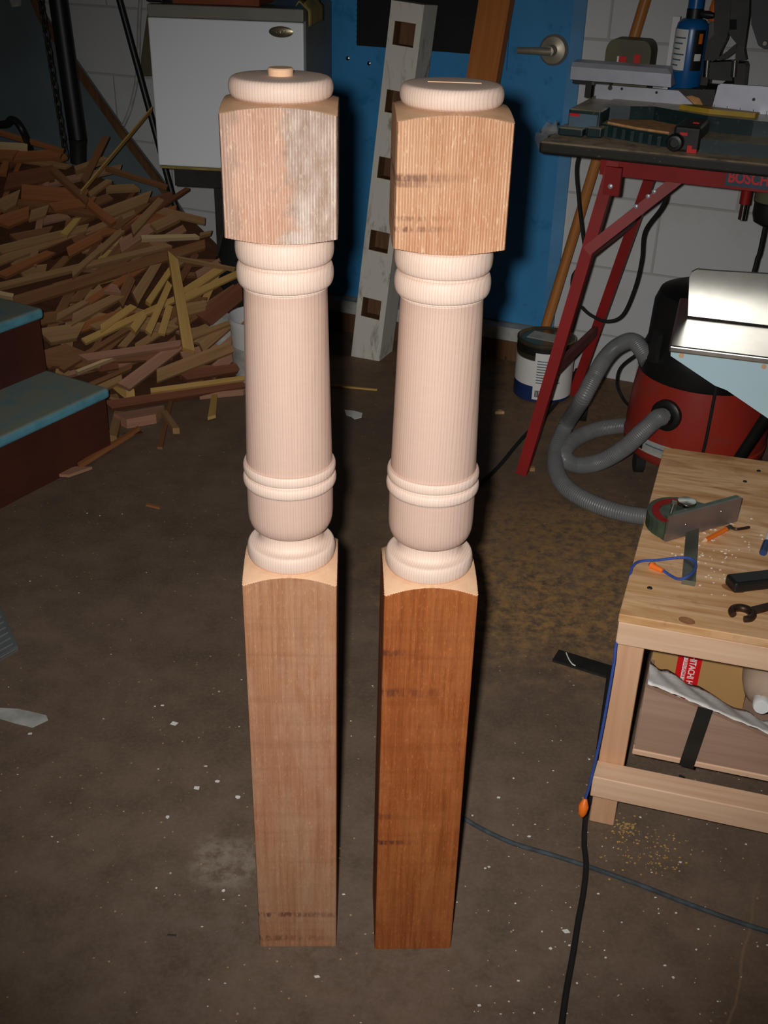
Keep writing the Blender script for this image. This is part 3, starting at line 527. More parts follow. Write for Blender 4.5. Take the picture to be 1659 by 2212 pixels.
# propane torch
pc = TF.hit(1481, 186, .44); PV = .44; zt = TF.hit(1483, 40, PV).z
tr = thing('propane_torch', 'blue propane cylinder with a paper label standing behind the saw fence', 'gas cylinder', TF.p(pc.x, PV, TZ)); PT = TF.M @ Matrix.Translation((pc.x - .004, PV, 0))
MB().lathe([(.034, TZ), (.0375, TZ + .006), (.0375, zt - .022), (.035, zt - .009), (.026, zt), (.014, zt + .003)], PT, 40).build('cylinder', 'propane_blue', tr)
MB().lathe([(.0155, zt), (.0155, zt + .022), (.018, zt + .023), (.018, zt + .16)], PT, 24).build('burner_tube', 'propane_blue', tr)
MB().lathe([(.019, zt + .001), (.019, zt + .022)], PT, 24).build('neck_collar', 'black', tr)
def wrap(r, z0, z1, a0, a1, M, n=14):
    m = MB(); vs = []
    for i in range(n + 1):
        a = math.radians(a0 + (a1 - a0) * i / n)
        for rr in (r, r + .0008):
            for z in (z0, z1): vs.append((rr * math.cos(a), rr * math.sin(a), z))
    fs = []
    for i in range(n):
        b = i * 4; fs += [(b, b + 4, b + 5, b + 1), (b + 2, b + 3, b + 7, b + 6), (b, b + 2, b + 6, b + 4), (b + 1, b + 5, b + 7, b + 3)]
    fs += [(0, 1, 3, 2), (n * 4, n * 4 + 2, n * 4 + 3, n * 4 + 1)]; return m.add(vs, fs, M, 0, True)
zl0, zl1 = TF.hit(1470, 148, PV).z, TF.hit(1470, 60, PV).z
lab = wrap(.0376, zl0, zl1, 190, 268, PT).build('paper_label', 'white', tr); wrap(.0376, zl0, zl1, 290, 335, PT).build('dark_label', 'black', tr)
for k in range(7): wrap(.0384, zl1 - .02 - k * .012, zl1 - .017 - k * .012, 215, 262 - (k % 3) * 9, PT, 6).build('print_line', 'slate', lab)
wrap(.0384, zl0 + .022, zl0 + .037, 300, 325, PT, 6).build('warning_label', 'white', tr); wrap(.0384, zl1 - .03, zl1 - .008, 308, 322, PT, 4).build('flame_mark', 'orange', tr)
v0 = PT @ Vector((.015, -.005, zt + .012)); v1 = PT @ Vector((.046, -.008, zt + .010))
MB().tube([v0, v0.lerp(v1, .5), v1], [.007, .009, .006], 14).build('valve', 'black', tr)
h = TF.hit(1467, 2, .5); MB().box((h.x - .009, .5, TZ), (h.x + .008, .512, TF.hit(1467, 34, .5).z - .002), TF.M).build('white_strip', 'white_plastic', label='narrow white strip standing behind the blue propane cylinder', category='strip')
bo = TF.hit(1533, 60, .47); bt = thing('squeeze_bottle', 'clear squeeze bottle with an orange cap beside the propane cylinder', 'bottle', TF.p(bo.x - .003, .475, TZ)); BT = TF.M @ Matrix.Translation((bo.x - .003, .535, 0))
bt.location = BT @ Vector((0, 0, TZ))
zc = TF.hit(1533, 44, .535).z
MB().lathe([(.016, TZ), (.018, TZ + .01), (.0185, zc - .01), (.013, zc)], BT, 24).build('bottle_body', 'clear', bt)
MB().lathe([(.0135, zc - .001), (.0145, zc + .002), (.0145, zc + .028), (.012, zc + .036), (.011, zc + .05)], BT, 24).build('cap', 'orange', bt)
# rounded container behind the fence
oc0, oc1 = TF.hit(1305, 140, .52), TF.hit(1403, 140, .52); zt2 = TF.hit(1352, 84, .54).z
ct = thing('dusty_container', 'dusty olive rounded container with red marks behind the saw fence', 'container', TF.p((oc0.x + oc1.x) / 2, .56, TZ))
ww = oc1.x - oc0.x; cxm = (oc0.x + oc1.x) / 2; pl = [(cxm - ww / 2, TZ)] + [(cxm - ww / 2 + .022 - .022 * math.cos(a), zt2 - .03 + .03 * math.sin(a)) for a in [i * math.pi / 16 for i in range(9)]] + [(cxm + ww / 2 - .022 + .022 * math.cos(a), zt2 - .03 + .03 * math.sin(a)) for a in [math.pi / 2 - i * math.pi / 16 for i in range(9)]] + [(cxm + ww / 2, TZ)]
MB().prism(pl, 1, .52, .60, TF.M).build('shell', 'olive', ct)
for x0, x1, y0, y1, mt in ((1331, 1346, 122, 142, 'white'), (1336, 1354, 122, 134, 'red_label'), (1368, 1384, 118, 138, 'red_label')):
    a, b = TF.hit(x0, y1, .519), TF.hit(x1, y0, .519); dd = .0008 if mt == 'red_label' else 0
    MB().box((a.x, .5185 - dd, a.z), (b.x, .5205, b.z), TF.M).build('printed_mark', mt, ct)
# things hanging under and around the stand
rp = TF.hit(1608, 440, .2); ro = thing('plunge_router', 'black router with a chrome post hanging under the saw stand top', 'router', TF.p(rp.x + .07, .2, TZ - .24))
rtop = TZ - .026
z1, z2, z3 = TF.hit(1608, 410, .2).z, TF.hit(1606, 440, .2).z, TF.hit(1604, 474, .2).z
MB().cyl(TF.p(rp.x, .2, rtop), TF.p(rp.x, .2, z2), .0115, 20).build('collar', 'red_steel', ro); MB().cyl(TF.p(rp.x, .2, z2), TF.p(rp.x, .2, z3), .0085, 20).build('guide_post', 'chrome', ro)
mx = TF.hit(1664, 440, .2).x; zr = TF.hit(1659, 487, .2).z
MB().lathe([(.02, zr), (.036, zr + .008), (.041, zr + .025), (.041, zr + .05), (.043, zr + .052), (.043, zr + .09), (.05, zr + .095), (.05, rtop)], TF.M @ Matrix.Translation((mx + .006, .2, 0)), 32).build('motor', 'black', ro)
MB().lathe([(.0435, zr + .055), (.0435, zr + .085)], TF.M @ Matrix.Translation((mx + .006, .2, 0)), 32).build('grey_band', 'olive', ro)
zc1 = TF.hit(1655, 588, .2).z
MB().tube(smooth_path([TF.p(mx - .002, .2, zr + .01), TF.p(mx - .003, .2, zr - .06), TF.p(mx - .006, .2, zc1 + .02), TF.p(mx - .004, .2, zc1 - .05), TF.p(mx + .03, .21, .3), TF.p(mx + .1, .22, .0)]), .0045, 10).build('power_cord', 'black_matte', ro)
def cord(name, lab, pts, r, mat, cat='cord', n=8): return MB().tube(smooth_path(pts, n), r, 10).build(name, mat, label=lab, category=cat)
def tw(x, y, v): return TF.w(TF.hit(x, y, v))
cord('hanging_cord', 'black cord hanging from the left end of the saw stand behind its front leg', [TF.p(.045, .3, TZ - .027), tw(1247, 350, .3), tw(1250, 430, .3), tw(1258, 500, .3), tw(1262, 540, .3), tw(1255, 570, .3), tw(1237, 598, .3), tw(1236, 640, .3)], .0042, 'black_matte')
cord('looped_cord', 'black cord looping down from the saw stand between its red legs', [TF.p(.27, .1, TZ - .062), tw(1440, 420, .12), tw(1428, 450, .14), tw(1393, 500, .2), tw(1386, 560, .24), tw(1372, 620, .28), tw(1345, 680, .3), tw(1310, 694, .3), tw(1275, 680, .3), tw(1255, 662, .3)], .0042, 'black_matte')
cord('floor_cord', 'thin dark cord along the floor behind the front leg of the red stand', [onz(1030, 1050, .004), onz(1075, 1010, .004), onz(1130, 945, .004), onz(1190, 885, .004), onz(1235, 820, .004), onz(1262, 765, .004) + Vector((0, 0, .02))], .005, 'black_matte')
cord('clear_bag_cord', 'thin black wire arching beside the red shop vacuum', [tw(1400, 752, .3), tw(1372, 768, .3), tw(1340, 795, .33), tw(1333, 830, .36), tw(1345, 860, .36), tw(1362, 880, .3)], .004, 'black_matte', 'wire')
m = MB(); c0 = TF.p(-.015, .09, TZ); rr = random.Random(3)
m.prism([(-.03, .16), (-.022, .19), (.0, .2), (.012, .19), (.015, .1), (.0, .07), (-.02, .08), (-.035, .12)], 2, TZ + .0005, TZ + .004, TF.M); m.prism([(-.03, TZ + .003), (-.018, TZ + .024), (-.005, TZ + .018), (.004, TZ + .028), (.01, TZ + .004)], 1, .11, .116, TF.M)
m.prism([(-.031, TZ + .004), (-.002, TZ + .004), (-.004, TZ - .02), (-.012, TZ - .012), (-.02, TZ - .034), (-.033, TZ - .01)], 1, .075, .078, TF.M).build('plastic_bag', 'clear', label='crumpled clear plastic bag on the left corner of the black stand top', category='bag')
# ---------------------------------------------------------------- paint can
pcn = onz(1167, 873, 0); pcn = pcn + (pcn - Vector((CAM.x, CAM.y, 0))).normalized() * .082; PCM = Matrix.Translation(pcn)
can = thing('paint_can', 'metal paint can with a white label and blue band beside the red stand leg', 'paint can', pcn); R_ = .081; HT = .175
MB().lathe([(R_ - .003, 0), (R_, .003), (R_, HT - .012), (R_ + .0025, HT - .008), (R_ + .0025, HT - .002), (R_ - .002, HT), (R_ - .008, HT - .006), (R_ - .02, HT - .005), (.001, HT - .004)], PCM, 56).build('can_body', 'tin', can)
wrap(R_ + .0002, .004, .05, 150, 340, PCM, 30).build('blue_band', 'navy', can); wrap(R_ + .0002, .05, .125, 150, 340, PCM, 30).build('white_wrap', 'white', can)
cl = wrap(R_ + .0012, .012, .15, 243, 345, PCM, 24).build('information_label', 'white', can)
for k in range(9): wrap(R_ + .0021, .062 + k * .008, .0645 + k * .008, 248, 296 - (k % 3) * 3, PCM, 8).build('print_line', 'slate', cl)
for k in range(8): wrap(R_ + .0021, .02, .04, 248 + k * 2.2, 249.1 + k * 2.2 + (k % 3) * .3, PCM, 2).build('barcode_bar', 'black', cl)
MB().box((-.05, -.028, HT - .0045), (.05, .03, HT - .0035), PCM @ Matrix.Rotation(-.5, 4, 'Z')).build('lid_label', 'sill', can, 'dull label on the lid')
wrap(R_ + .0005, .14, HT - .012, 150, 345, PCM, 30).build('dark_shoulder', 'black', can)
# pale pieces on the floor by the door
MB().prism([(0, 0), (.05, .012), (.06, .03), (.02, .034), (-.01, .02)], 2, .0, .012, Matrix.Translation(onz(1092, 778, 0))).build('crumpled_foil', 'steel', label='crumpled silvery scrap on the floor left of the paint can', category='scrap')
# ---------------------------------------------------------------- shop vacuum with hose
vx, vy = .775, 2.475; VM = Matrix.Translation((vx, vy, 0))
vac = thing('shop_vacuum', 'red shop vacuum with a black lid below the pale blue jointer', 'vacuum', (vx, vy, 0))
MB().lathe([(.13, .045), (.163, .05), (.172, .065), (.174, .085), (.1705, .088), (.172, .12), (.166, .2), (.157, .262)], VM, 56).build('tank', 'vac_red', vac)
MB().lathe([(.160, .255), (.163, .262), (.163, .30), (.156, .308), (.148, .33), (.145, .42), (.135, .447), (.10, .46), (.001, .465)], VM, 56).build('lid', 'black', vac)
for a in (200, 250, 310, 70): 
    c = Vector((vx + .15 * math.cos(math.radians(a)), vy + .15 * math.sin(math.radians(a)), 0))
    MB().cyl(c + Vector((-.011, 0, .024)), c + Vector((.011, 0, .024)), .024, 22).cyl(c + Vector((0, 0, .024)), c + Vector((0, 0, .056)), .008, 12).build('caster', 'black_matte', vac)
# inlet
best = None
for k in range(180, 300):
    a = math.radians(k); q = Vector((vx, vy, .187)) + Vector((math.cos(a), math.sin(a), 0)) * .168; e_ = abs(proj(q)[0] - 1440)
    if best is None or e_ < best[0]: best = (e_, k)
dv = Vector((math.cos(math.radians(best[1])), math.sin(math.radians(best[1])), 0)); ip = Vector((vx, vy, .187)) + dv * .165
IM = axes(dv.cross(Vector((0, 0, 1))), (0, 0, 1), dv, ip)
IM = axes(Vector((0, 0, 1)).cross(dv), (0, 0, 1), dv, ip)
MB().lathe([(.038, -.01), (.038, .008), (.032, .012), (.024, .012), (.024, .035), (.001, .036)], IM, 32).build('hose_inlet', 'black', vac)
vl = wrap(.1745, .078, .112, 196, 238, VM, 14).build('maker_label', 'sill', vac); wrap(.1757, .082, .108, 202, 212, VM, 5).build('picture', 'black', vl); wrap(.1757, .098, .101, 215, 232, VM, 6).build('print_line', 'slate', vl)
MB().tube(smooth_path([Vector((vx, vy, 0)) + Vector((math.cos(math.radians(a)) * r, math.sin(math.radians(a)) * r, z)) for a, r, z in ((263, .165, .30), (263, .168, .25), (262, .180, .15), (261, .182, .08), (262, .20, .02), (270, .24, .005))]), .004, 8).build('power_cord', 'black_matte', vac)
hose_pts = [ip + dv * .015, onz(1418, 905, .198), onz(1386, 934, .168), onz(1348, 968, .108), onz(1298, 997, .05), onz(1256, 1005, .025), onz(1226, 996, .023), onz(1219, 975, .023), onz(1247, 946, .023), onz(1290, 928, .023), onz(1341, 920, .023), onz(1400, 916, .023)]
hp = smooth_path(hose_pts, 44); MB().tube(hp, .0205, 14, ripple=[1.025, 1.025, .965]).build('inlet_hose', 'grey_hose', vac, 'ridged grey hose in the round inlet')
h2 = [Vector((vx - .15, vy - .03, .285)), tw(1370, 738, .12), tw(1335, 747, .12), tw(1306, 775, .10), tw(1283, 815, .06), tw(1258, 862, .03), onz(1225, 915, .06), onz(1203, 965, .03), onz(1200, 1010, .024), onz(1222, 1052, .024), onz(1275, 1085, .024), onz(1345, 1108, .024), onz(1420, 1118, .024), onz(1500, 1118, .024)]
MB().prism([(-.012, .30), (.012, .30), (.014, .37), (-.010, .38)], 0, .158, .17, VM @ Matrix.Rotation(math.radians(205), 4, 'Z')).build('latch', 'dark_iron', vac)
hp = smooth_path(h2, 44); MB().tube(hp, .020, 14, ripple=[1.025, 1.025, .965]).build('long_hose', 'grey_hose', vac, 'long grey hose curving over the floor')
# ---------------------------------------------------------------- pale blue jointer (cut by the right edge)
JF = Frame(.465, 1.698, math.radians(-16.5)); JZ = .6
jt = thing('jointer', 'pale blue jointer with a bright steel bed and fence at the right edge', 'jointer', JF.p(.45, .12, 0))
MB().box((0, 0, JZ - .012), (.9, .27, JZ), JF.M, bev=.003).build('bed', 'steel', jt)
def jpoly(pts, v): return [(lambda h: (h.x, h.z))(JF.hit(x, y, v)) for x, y in pts]
MB().prism(jpoly([(1486, 682), (1489, 600), (1494, 588), (1506, 582), (1540, 585)], .155) + [(.85, .725), (.85, JZ + .001)], 1, .155, .163, JF.M).build('fence', 'steel', jt)
bp = jpoly([(1449, 754), (1449, 768), (1544, 832), (1570, 842)], .01) + [(.30, .425), (.86, .425), (.86, JZ - .012)]
cas = MB().prism(bp, 1, .008, .26, JF.M).build('casting', 'jointer_blue', jt)
for x, y in ((1472, 768), (1650, 792)):
    h = JF.hit(x, y, .008); MB().lathe([(.0042, 0), (.0042, .001)], JF.M @ Matrix.Translation((h.x, .0085, h.z)) @ Matrix.Rotation(math.pi / 2, 4, 'X'), 16).build('bolt_hole', 'pine_z', cas)
for u_, v_ in ((.34, .19), (.34, .25), (.8, .19), (.8, .25)):
    MB().cyl(JF.p(u_, v_, .43), JF.p(u_ + (-.04 if u_ < .5 else .04), v_, 0), .016, 16).build('leg', 'black', jt)
lg = ony(1600, 985, 1.95); MB().cyl(ony(1665, 885, 2.1), ony(1596, 990, 2.15), .012, 14).build('black_pipe', 'black', label='black pipe slanting behind the back corner of the workbench', category='pipe')
# ---------------------------------------------------------------- workbench
BF = Frame(.322, 1.204, math.radians(-15.3)); BZ = .40
wb = thing('workbench', 'low pine workbench with a worn plywood top', 'workbench', BF.p(.32, .27, 0))
SHR = .052                                           # the bench is a little out of square
top = MB().box((-.002, -.002, -.013), (.70, .55, 0), Matrix(((1, SHR, 0, 0), (0, 1, 0, 0), (0, 0, 1, 0), (0, 0, 0, 1))), 0, .0015).build('plywood_top', 'ply', None, M=BF.M @ Matrix.Translation((0, 0, BZ)))
def adopt(o, par):
    M = o.matrix_world.copy() if False else o.matrix_basis.copy(); o.parent = par; o.matrix_basis = Matrix.Translation(-wloc(par)) @ M; return o
adopt(top, wb)
def bbox(name, a, b, mat, lab=None, par=wb, bev=.002):
    c = Vector(((a[0] + b[0]) / 2, (a[1] + b[1]) / 2, (a[2] + b[2]) / 2)); a = Vector(a) - c; b = Vector(b) - c
    o = MB().box(a, b, Matrix(((1, SHR, 0, SHR * c.y), (0, 1, 0, 0), (0, 0, 1, 0), (0, 0, 0, 1))), 0, bev).build(name, mat, None, M=BF.M @ Matrix.Translation(c)); adopt(o, par)
    if lab: o['label'] = lab
    return o
fr = bbox('apron', (-.001, 0, BZ - .051), (.699, .019, BZ - .0135), 'pine_x')
bbox('apron', (-.001, .53, BZ - .051), (.699, .549, BZ - .0135), 'pine_x'); bbox('side_apron', (0, .02, BZ - .051), (.018, .529, BZ - .0135), 'pine_x')
for u_ in (0, .66):
    for v_ in (.0195, .494): bbox('leg', (u_, v_, 0), (u_ + .0375, v_ + .035, BZ - .052 if v_ > .1 else BZ - .0515), 'pine_z')
lr = bbox('lower_rail', (-.002, -.019, .086), (.70, .019, .124), 'pine_x'); bbox('lower_rail', (-.002, .53, .086), (.70, .549, .124), 'pine_x')
for uu, zz in ((.02, .108), (.028, .098), (.12, .105)):
    MB().lathe([(.0035, 0), (.003, .0008)], BF.M @ Matrix.Translation((uu, -.0192, zz)) @ Matrix.Rotation(math.pi / 2, 4, 'X'), 12).build('screw', 'dark_iron', lr)
for uu, zz in ((.025, BZ - .024), (.034, BZ - .040), (.13, BZ - .034)):
    MB().lathe([(.004, 0), (.0035, .0008)], BF.M @ Matrix.Translation((uu, -.0002, zz)) @ Matrix.Rotation(math.pi / 2, 4, 'X'), 12).build('screw', 'dark_iron', fr)
for x, y, mt in ((1459, 976, 'chrome'), (1444, 1002, 'chrome'), (1371, 1260, 'dark_iron')):
    p = onz(x, y, BZ); MB().lathe([(.004, 0), (.003, .0012)], Matrix.Translation(p + Vector((0, 0, .0002))), 12).build('screw', mt, top)
for x, y, a, b in ((1476, 1320, .011, .008), (1550, 985, .013, .007), (1530, 1236, .016, .009)):   # plugs and knots of the veneer
    p = onz(x, y, BZ); m = MB(); n_ = 26; ring = [(p + BF.u * a * math.cos(2 * math.pi * i / n_) + BF.v * b * math.sin(2 * math.pi * i / n_) + Vector((0, 0, .0003))) for i in range(n_)]
    m.add(ring + [q + Vector((0, 0, .0004)) for q in ring], [list(range(n_))[::-1], list(range(n_, 2 * n_))] + [(i, (i + 1) % n_, n_ + (i + 1) % n_, n_ + i) for i in range(n_)]).build('veneer_knot', 'knot', top)
# drawer box below the top
dr = thing('plywood_tray', 'open plywood tray under the workbench top', 'tray', BF.p(.35, .28, .1245)); 
def bpoly(pts, v): return [(lambda h: (h.x, h.z))(BF.hit(x, y, v)) for x, y in pts]
tp = bpoly([(1383, 1482), (1514, 1532), (1659, 1594), (1700, 1612)], .048); tp = [(max(x, .05), z) for x, z in tp]
c_ = Vector((.35, .052, .19)); o = MB().prism([(x - c_.x, z - c_.z) for x, z in [(tp[0][0], .135), (.655, .135), (.655, tp[-1][1])] + tp[::-1]], 1, -.004, .004).build('front_panel', 'birch', None, M=BF.M @ Matrix.Translation(c_)); adopt(o, dr)
bbox('bottom_strip', (.045, .046, .1245), (.655, .06, .1345), 'pine_x', None, dr)
bbox('bottom', (.045, .061, .1245), (.655, .50, .131), 'birch', None, dr); bbox('side_panel', (.045, .061, .132), (.052, .50, .20), 'birch', None, dr); bbox('side_panel', (.648, .061, .132), (.655, .50, .20), 'birch', None, dr)
# crumpled white sheet
nx, ny = 40, 8; vs_ = []; rr = random.Random(5); m = MB()
lo_ = [BF.hit(x, y, .0455) for x, y in ((1385, 1472), (1440, 1492), (1514, 1523), (1580, 1551), (1659, 1584), (1700, 1602))]; hi_ = [BF.hit(x, y, v) for x, y, v in ((1392, 1428, .12), (1440, 1450, .12), (1504, 1484, .12), (1603, 1536, .11), (1659, 1560, .10), (1705, 1580, .10))]
def along(P, f):
    f *= len(P) - 1; i_ = min(int(f), len(P) - 2); return P[i_].lerp(P[i_ + 1], f - i_)
for j in range(ny):
    for i in range(nx):
        a = along(lo_, i / (nx - 1)); b = along(hi_, i / (nx - 1)); f = j / (ny - 1); p = a.lerp(b, f)
        if p.x < .052: p.x = .052 + p.x * .01
        p.z += .003 * math.sin(i * .8 + j) * f + rr.uniform(-.0008, .0008) - (.0015 * (rr.random()) if j == 0 else 0); vs_.append(tuple(p))
m.add(vs_, [(j * nx + i, j * nx + i + 1, (j + 1) * nx + i + 1, (j + 1) * nx + i) for j in range(ny - 1) for i in range(nx - 1)], BF.M, 0, True)
sh = m.build('white_sheet', 'white', label='crumpled white sheet draped over the plywood tray in the workbench', category='sheet')
so = sh.modifiers.new('thickness', 'SOLIDIFY'); so.thickness = .0012
# cardboard box with red band
def bhit(x, y, v):
    return BF.hit(x, y, v)
c0 = BF.hit(1400, 1450, .19); c1 = BF.hit(1613, 1490, .19)
cb_ = thing('cardboard_box', 'cardboard box with a red printed band inside the workbench', 'box', BF.p(.15, .28, .135))
Ub, Ua = c1.x, .057
MB().box((Ua, .19, .1325), (Ub, .40, .345), BF.M).build('carton', 'cardboard', cb_)
rb = [BF.hit(1457, 1460, .189).x, BF.hit(1506, 1480, .189).x]; r0, r1 = min(rb), max(rb)
band = MB().box((r0, .1885, .1335), (r1, .1905, .345), BF.M).build('red_band', 'red_label', cb_)
MB().box((r0 + (r1 - r0) * .25, .188, .1335), (r0 + (r1 - r0) * .42, .189, .345), BF.M).build('white_stripe', 'white', band, .0004, .02)
bw = r1 - r0; zv = BF.hit(1497, 1408, .188).z; AX = axes((0, 0, -1), (1, 0, 0), (0, -1, 0), (0, 0, 0)) @ Matrix.Diagonal((.78, 1, 1, 1))
text('lettering', 'HITACHI HITACHI', .0142, BF.M @ Matrix.Translation((r0 + bw * .52, .1882, zv - .0085)) @ AX, 'white', band, .0003, .012)
text('small_lettering', 'POWER TOOLS POWER TOOLS', .0066, BF.M @ Matrix.Translation((r0 + bw * .285, .1876, zv + .004)) @ AX, 'red_label', band, .0003, .008)
# white capped container at the right edge
wc = BF.hit(1652, 1500, .15); bo = thing('white_canister', 'beige canister with a round white cap beside the cardboard box', 'canister', BF.p(wc.x + .03, .15, .135)); c_ = BF.hit(1645, 1528, .11); WM = axes(BF.u, (0, 0, 1), -BF.v, BF.p(c_.x, .11 + .044, c_.z)); bo.location = BF.p(c_.x, .16, c_.z - .04)
BW = WM @ Matrix.Translation((.010, .006, 0))
MB().lathe([(.030, -.09), (.036, -.085), (.038, -.02), (.036, .004), (.028, .02), (.016, .029), (.014, .033)], BW, 36).build('canister_body', 'beige', bo)
MB().lathe([(.0115, .024), (.0125, .034), (.0125, .043), (.011, .045), (.001, .045)], WM, 30).build('cap', 'white_plastic', bo)
a, b = BF.hit(1524, 1530, .045), BF.hit(1482, 1655, .045)
MB().bar(BF.w((a.x, .044, a.z)), BF.w((b.x, .044, b.z)), .021, .002, -BF.v).build('steel_strip', 'dark_iron', label='dark metal strip hanging on the front of the plywood tray', category='strip')
# ---------------------------------------------------------------- tools on the bench
def bt_(x, y, z=BZ): return onz(x, y, z)
g = thing('mitre_gauge', 'green and grey mitre gauge with a red scale on the workbench', 'mitre gauge', bt_(1490, 1150))
g0, g1 = bt_(1437, 1172), bt_(1592, 1128)           # lower front edge of the face plate
gu = (g1 - g0).normalized(); gv = Vector((-gu.y, gu.x, 0)); Lg = (g1 - g0).length
GM = axes(gu, gv, (0, 0, 1), g0 + Vector((0, 0, .0)))
MB().box((0, 0, .001), (Lg, .004, .043), GM).build('face_plate', 'plate_grey', g)
hd_ = [(.001, .0045), (Lg, .0045), (Lg, .014)] + [(Lg - .01, .018)] + [(.055, .02)] + [(.043 - .043 * math.cos(math.pi * .5 + .0 - a) * 1.0 - .043 * 0, .02 + .03 * math.sin(a)) for a in []]
arc = [(.035 + .05 * math.cos(math.radians(t)), .012 + .052 * math.sin(math.radians(t))) for t in range(20, 205, 12)]
MB().prism([(-.012, .0045), (Lg - .001, .0045), (Lg - .001, .013), (.09, .016)] + arc, 2, .012, .036, GM).prism([(.0, .0045), (Lg, .0045), (Lg, .012), (0, .012)], 2, .001, .0425, GM).build('head', 'hammer_green', g)
def arcband(r0, r1, a0, a1, z, th, M):
    m = MB(); k = 18; P = [(.035 + r0 * math.cos(math.radians(a0 + (a1 - a0) * i / k)), .012 + r0 * math.sin(math.radians(a0 + (a1 - a0) * i / k))) for i in range(k + 1)] + [(.035 + r1 * math.cos(math.radians(a1 + (a0 - a1) * i / k)), .012 + r1 * math.sin(math.radians(a1 + (a0 - a1) * i / k))) for i in range(k + 1)]
    return m.prism(P, 2, z, z + th, M)
arcband(.033, .044, 60, 196, .0362, .0012, GM).build('red_scale', 'red_steel', g)
kp = GM @ Vector((.056, .026, .036)); MB().lathe([(.005, 0), (.005, .003), (.0135, .0035), (.0145, .0065), (.0135, .0095), (.001, .0105)], Matrix.Translation(kp), 32).build('clamp_knob', 'chrome', g)
bp_ = GM @ Vector((.012, .012, .036)); MB().cyl(bp_, bp_ + Vector((.004, .004, .022)), .0022, 12).cyl(bp_ + Vector((.004, .004, .020)), bp_ + Vector((.0045, .0045, .024)), .0048, 6).build('stop_bolt', 'steel', g)
for u_, z_ in ((.036, .022), (.105, .028)): MB().lathe([(.0022, 0), (.0018, .0006)], GM @ Matrix.Translation((u_, -.0001, z_)) @ Matrix.Rotation(math.pi / 2, 4, 'X'), 10).build('rivet', 'steel', g)
e0, e1 = bt_(1486, 1265), bt_(1496, 1130); MB().bar(e0 + Vector((0, 0, .0045)), e1 + Vector((0, 0, .0045)), .0185, .008, (0, 0, 1)).build('guide_bar', 'bar_steel', g)
MB().lathe([(.0028, 0), (.002, .0007)], Matrix.Translation(bt_(1491, 1218) + Vector((0, 0, .0086))), 12).build('bar_screw', 'white_plastic', g)
p0, p1 = bt_(1516, 1171, BZ + .004), bt_(1578, 1138, BZ + .004); pd = (p1 - p0)
pn = thing('carpenter_pencil', 'short orange pencil with a metal end beside the mitre gauge', 'pencil', p0 - Vector((0, 0, .004)))
MB().tube([p0 + pd * .12, p0 + pd * .84], .0038, 6).build('shaft', 'orange', pn); MB().tube([p0, p0 + pd * .125], [.0006, .0037], 8).build('sharpened_tip', 'pine_x', pn); MB().tube([p0 + pd * .84, p1], .004, 12).build('ferrule', 'steel', pn)
# blue string with orange ends
sp = [bt_(1431, 1231, BZ + .003), bt_(1448, 1243, BZ + .003), bt_(1466, 1251, BZ + .006), bt_(1484, 1246, BZ + .012), bt_(1499, 1233, BZ + .012), bt_(1502, 1217, BZ + .012), bt_(1490, 1206, BZ + .012), bt_(1460, 1205, BZ + .008), bt_(1420, 1210, BZ + .003), bt_(1385, 1212, BZ + .003), bt_(1369, 1221, BZ + .0035), bt_(1362, 1240, BZ - .001)]
lp = BF.p(-.012, -.005, .0); sp += [BF.w(BF.hit(1346, 1330, .03)), BF.w(BF.hit(1331, 1392, .0)), BF.w(BF.hit(1325, 1440, -.01)), BF.w(BF.hit(1300, 1580, -.02)), BF.w(BF.hit(1275, 1690, -.028)), BF.w(BF.hit(1262, 1732, -.03))]
sg = thing('blue_string', 'blue string with orange plastic ends looped on the workbench and hanging down', 'string', sp[0] - Vector((0, 0, .003)))
MB().tube(smooth_path(sp), .0021, 8).build('cord', 'blue_cord', sg)
MB().tube([bt_(1404, 1219, BZ + .003), bt_(1409, 1222, BZ + .004), bt_(1412, 1224, BZ + .004), bt_(1432, 1233, BZ + .004)], [.0028, .006, .0046, .0036], 10).build('plastic_end', 'orange', sg)
MB().tube([sp[-1] + Vector((.001, 0, .006)), sp[-1] + Vector((-.001, -.004, -.004)), sp[-1] + Vector((-.002, -.006, -.016)), sp[-1] + Vector((-.002, -.007, -.022))], [.003, .0078, .0066, .003], 10).build('plastic_end', 'orange', sg)
# dark handle, wrench, pen
hA = bt_(1574, 1272); HM = axes((bt_(1659, 1262) - bt_(1574, 1272)), (0, 0, 0) if False else Vector((0, 0, 1)).cross(bt_(1659, 1262) - bt_(1574, 1272)), (0, 0, 1), hA)
MB().box((0, -.014, 0), (.12, .014, .017), HM, bev=.004).build('tool_grip', 'black', label='dark grey plastic handle lying on the workbench above the wrench', category='handle')
wr = MB(); wA = bt_(1603, 1325, BZ + .0045); wB = bt_(1690, 1303, BZ + .0045); WD = (wB - wA).normalized(); WN = Vector((-WD.y, WD.x, 0))
jaw = [(wA + (WD * math.cos(math.radians(a)) + WN * math.sin(math.radians(a))) * .0135 + WD * .0) for a in range(-145, 146, 10)][::-1]
rot = Matrix.Rotation(math.radians(28), 3, 'Z'); jaw = [wA + rot @ (p - wA) for p in jaw]
wr.tube(jaw, [.0046 + .0012 * math.cos((i / (len(jaw) - 1) - .5) * 3) for i in range(len(jaw))], 10)
wr.bar(wA + WD * .012, wB, .0105, .006); wr.build('open_end_wrench', 'rusty_wrench', label='rusty open end wrench at the front right of the workbench', category='wrench')
pe = thing('blue_pen', 'pen with a dark blue cap at the right edge of the workbench', 'pen', bt_(1652, 1190)); pa1, pb1 = bt_(1648, 1194, BZ + .005), bt_(1668, 1140, BZ + .005)
MB().tube([pa1, pa1.lerp(pb1, .4)], .0055, 14).build('cap', 'navy', pe); MB().tube([pa1.lerp(pb1, .4), pb1], .0048, 14).build('barrel', 'white_plastic', pe)
